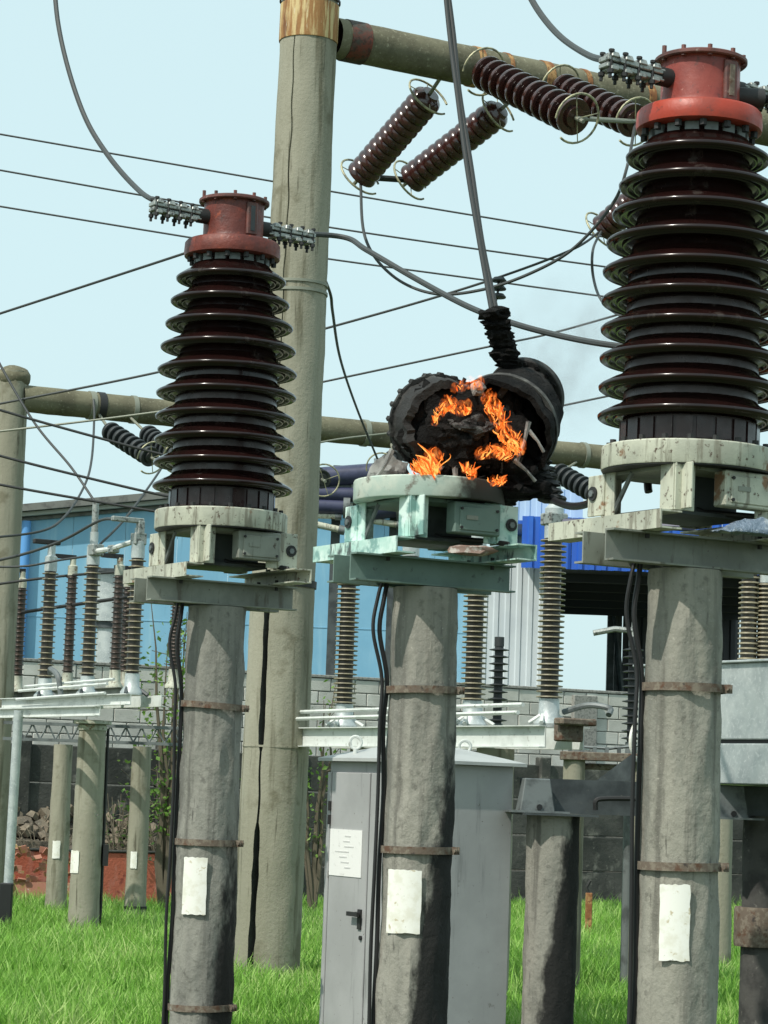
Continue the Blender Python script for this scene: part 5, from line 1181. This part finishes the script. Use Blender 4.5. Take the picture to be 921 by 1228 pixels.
wire('jumper_wire', 'wire slanting from the black disc strings to the contact arm', [(205, 540, 28), (190, 567, 27.5), (150, 622, 26.2), lm @ Vector((0, -.06, ytop + .17))], .013, 'wire', 'jumper wires')
wire('jumper_wire', 'low wire sagging towards the far column of the white based switch', [(-20, 680, 26), (30, 679, 26), (70, 672, 26), lm @ Vector((0, .02, ytop + .10))], .012, 'wire', 'jumper wires')
wire('jumper_wire', 'dark wire linking the rear columns before the blue warehouse', [(-20, 703, 29.5), (30, 696, 29.4), (84, 690, 29.3), (140, 686, 28.6)], .016, 'wiredark', 'jumper wires')
wire('jumper_wire', 'curved jumper hanging below the gantry beam between the insulator strings', [s4b, (752, 200, 20.9), (735, 244, 21.0), (690, 296, 21.2), (640, 326, 21.4), (580, 347, 21.6), (520, 352, 21.8), (470, 330, 22), (438, 285, 22.2), s1b], .014, 'wire', 'jumper wires')
wire('jumper_wire', 'short wire drooping from the arcing ring towards the porcelain sheds', [s5b, (711, 300, 22.6), (712, 335, 22.5), (725, 365, 22), (760, 388, 21.5)], .013, 'wire', 'jumper wires')
wire('jumper_wire', 'slack wire dropping from the tall gantry pole to the far strings', [(384, 322, GY), (396, 352, GY + .5), (399, 375, GY + 1.2), (408, 430, GY + 4), (428, 490, GY + 7), (455, 556, GY + 10)], .014, 'wire', 'jumper wires')
wire('jumper_wire', 'pale wire running under the far beam beside the burning transformer', [(330, 545, 30), (392, 529, 30.5), (470, 519, 31)], .012, 'wirepale', 'jumper wires')
wire('jumper_wire', 'steel wire slanting from the rusty head cable to the far insulator', [at(598, 334, 23.6), at(597, 350, 23.6), at(592, 372, 23.6)], .012, 'wiredark', 'jumper wires')
pin = MB(); pc = at(598, 345, 23.6)
for i in range(3): pin.lathe([(.0005, -.02), (.07, -.012), (.075, 0), (.05, .03), (.0005, .04)], 20, Matrix.Translation(pc + Vector((0, 0, .07 - i * .08))))
tag(pin.build('wire_spacer', M['polymer']), 'small dark ribbed insulator on the long wire above the burning transformer', 'insulator')

# ================================================================== vegetation
def leaves(mb, pts, size, q):
    for p in pts:
        s_ = size * q.uniform(.6, 1.4); Mx = Matrix.Translation(p) @ Matrix.Rotation(q.uniform(0, 6.28), 4, Vector((q.uniform(-1, 1), q.uniform(-1, 1), q.uniform(-1, 1) + .01)).normalized())
        k = len(mb.v)
        for v in ((0, -.5, 0), (.28, 0, .06), (0, .5, 0), (-.28, 0, .06)): mb.v.append(tuple(Mx @ (Vector(v) * s_)))
        mb.f += [(k, k + 1, k + 2), (k, k + 2, k + 3)]; mb.sm += [False, False]
def plant(name, label, cat, base, h, spread, nst, nl, size, seed, leafm='leaf', stemm='bark', group=None, bare=.25):
    q = random.Random(seed); t = thing(name, label, cat, base, 0.0, group); sb = MB(); lb_ = MB(); base = Vector((0, 0, 0)); L_ = []
    for i in range(nst):
        a = q.uniform(0, 6.28); d = Vector((math.cos(a) * spread * q.uniform(.3, 1), math.sin(a) * spread * .6 * q.uniform(.3, 1), h * q.uniform(.7, 1)))
        pts = [base + d * (k / 6) + Vector((q.uniform(-.03, .03), q.uniform(-.03, .03), 0)) * h * .4 * (k > 0) for k in range(7)]
        sb.tube(pts, .02, 5, rf=lambda v, h=h: max(.004, .012 * h * (1 - v) + .003))
        for j in range(5):
            k = q.randint(2, 5); e = pts[k] + Vector((q.uniform(-1, 1), q.uniform(-1, 1), q.uniform(0, .9))) * h * .14; sb.tube([pts[k], pts[k].lerp(e, .5) + Vector((0, 0, .02)), e], .005, 4)
            for m_ in range(nl // (nst * 5)): L_.append(pts[k].lerp(e, q.uniform(.2, 1.1)) + Vector((q.gauss(0, 1), q.gauss(0, 1), q.gauss(0, 1))) * h * .035)
    sb.build('trunk' if cat == 'tree' else 'stems', M[stemm], t)
    if nl: leaves(lb_, L_, size, q); lb_.build('crown' if cat == 'tree' else 'foliage', M[leafm], t)
    return t
def on_wall_front(px, off): # point in front of the dark fence seen at pixel column
    x = at(px, 950, 33).x; return Vector((x, wall_y(x) - off, 0))
plant('sapling_tree', 'thin leafy sapling standing between the block wall and the transformer post', 'tree', at(206, 1000, 31.4) * Vector((1, 1, 0)) if False else Vector((at(208, 800, 31.0).x, 31.0, 0)), 4.0, .45, 7, 900, .075, 5)
plant('sapling_tree', 'small leafy sapling beside the tall gantry pole before the block wall', 'tree', Vector((at(384, 820, 31.6).x, 31.6, 0)), 3.5, .35, 5, 420, .07, 6)
plant('dry_bush', 'dry leafless bush behind the red wall right of the thin post', 'bush', Vector((at(192, 1000, 32.4).x, wall_y(at(192, 1000, 32.4).x) - .45, 0)), 2.0, .8, 26, 120, .05, 7, 'weed', 'twig')
plant('dry_bush', 'dry bush with few green leaves between the switch posts', 'bush', Vector((at(135, 1000, 32.4).x, wall_y(at(135, 1000, 32.4).x) - .40, 0)), 1.5, .6, 18, 200, .06, 8, 'weed', 'twig')
plant('dry_bush', 'dry bush by the rubble close to the standpipe', 'bush', Vector((at(40, 1000, 32.0).x, wall_y(at(40, 1000, 32.0).x) - .45, 0)), 1.1, .7, 14, 60, .05, 9, 'weed', 'twig')
plant('weed_clump', 'low green weeds growing at the foot of the dark fence beside the stake', 'weed', on_wall_front(680, .9), .55, .35, 14, 260, .07, 10, 'leaf', 'twig')
plant('weed_clump', 'low green weeds at the foot of the dark fence right of the pale post', 'weed', on_wall_front(885, .9), .5, .35, 12, 240, .07, 12, 'leaf', 'twig')
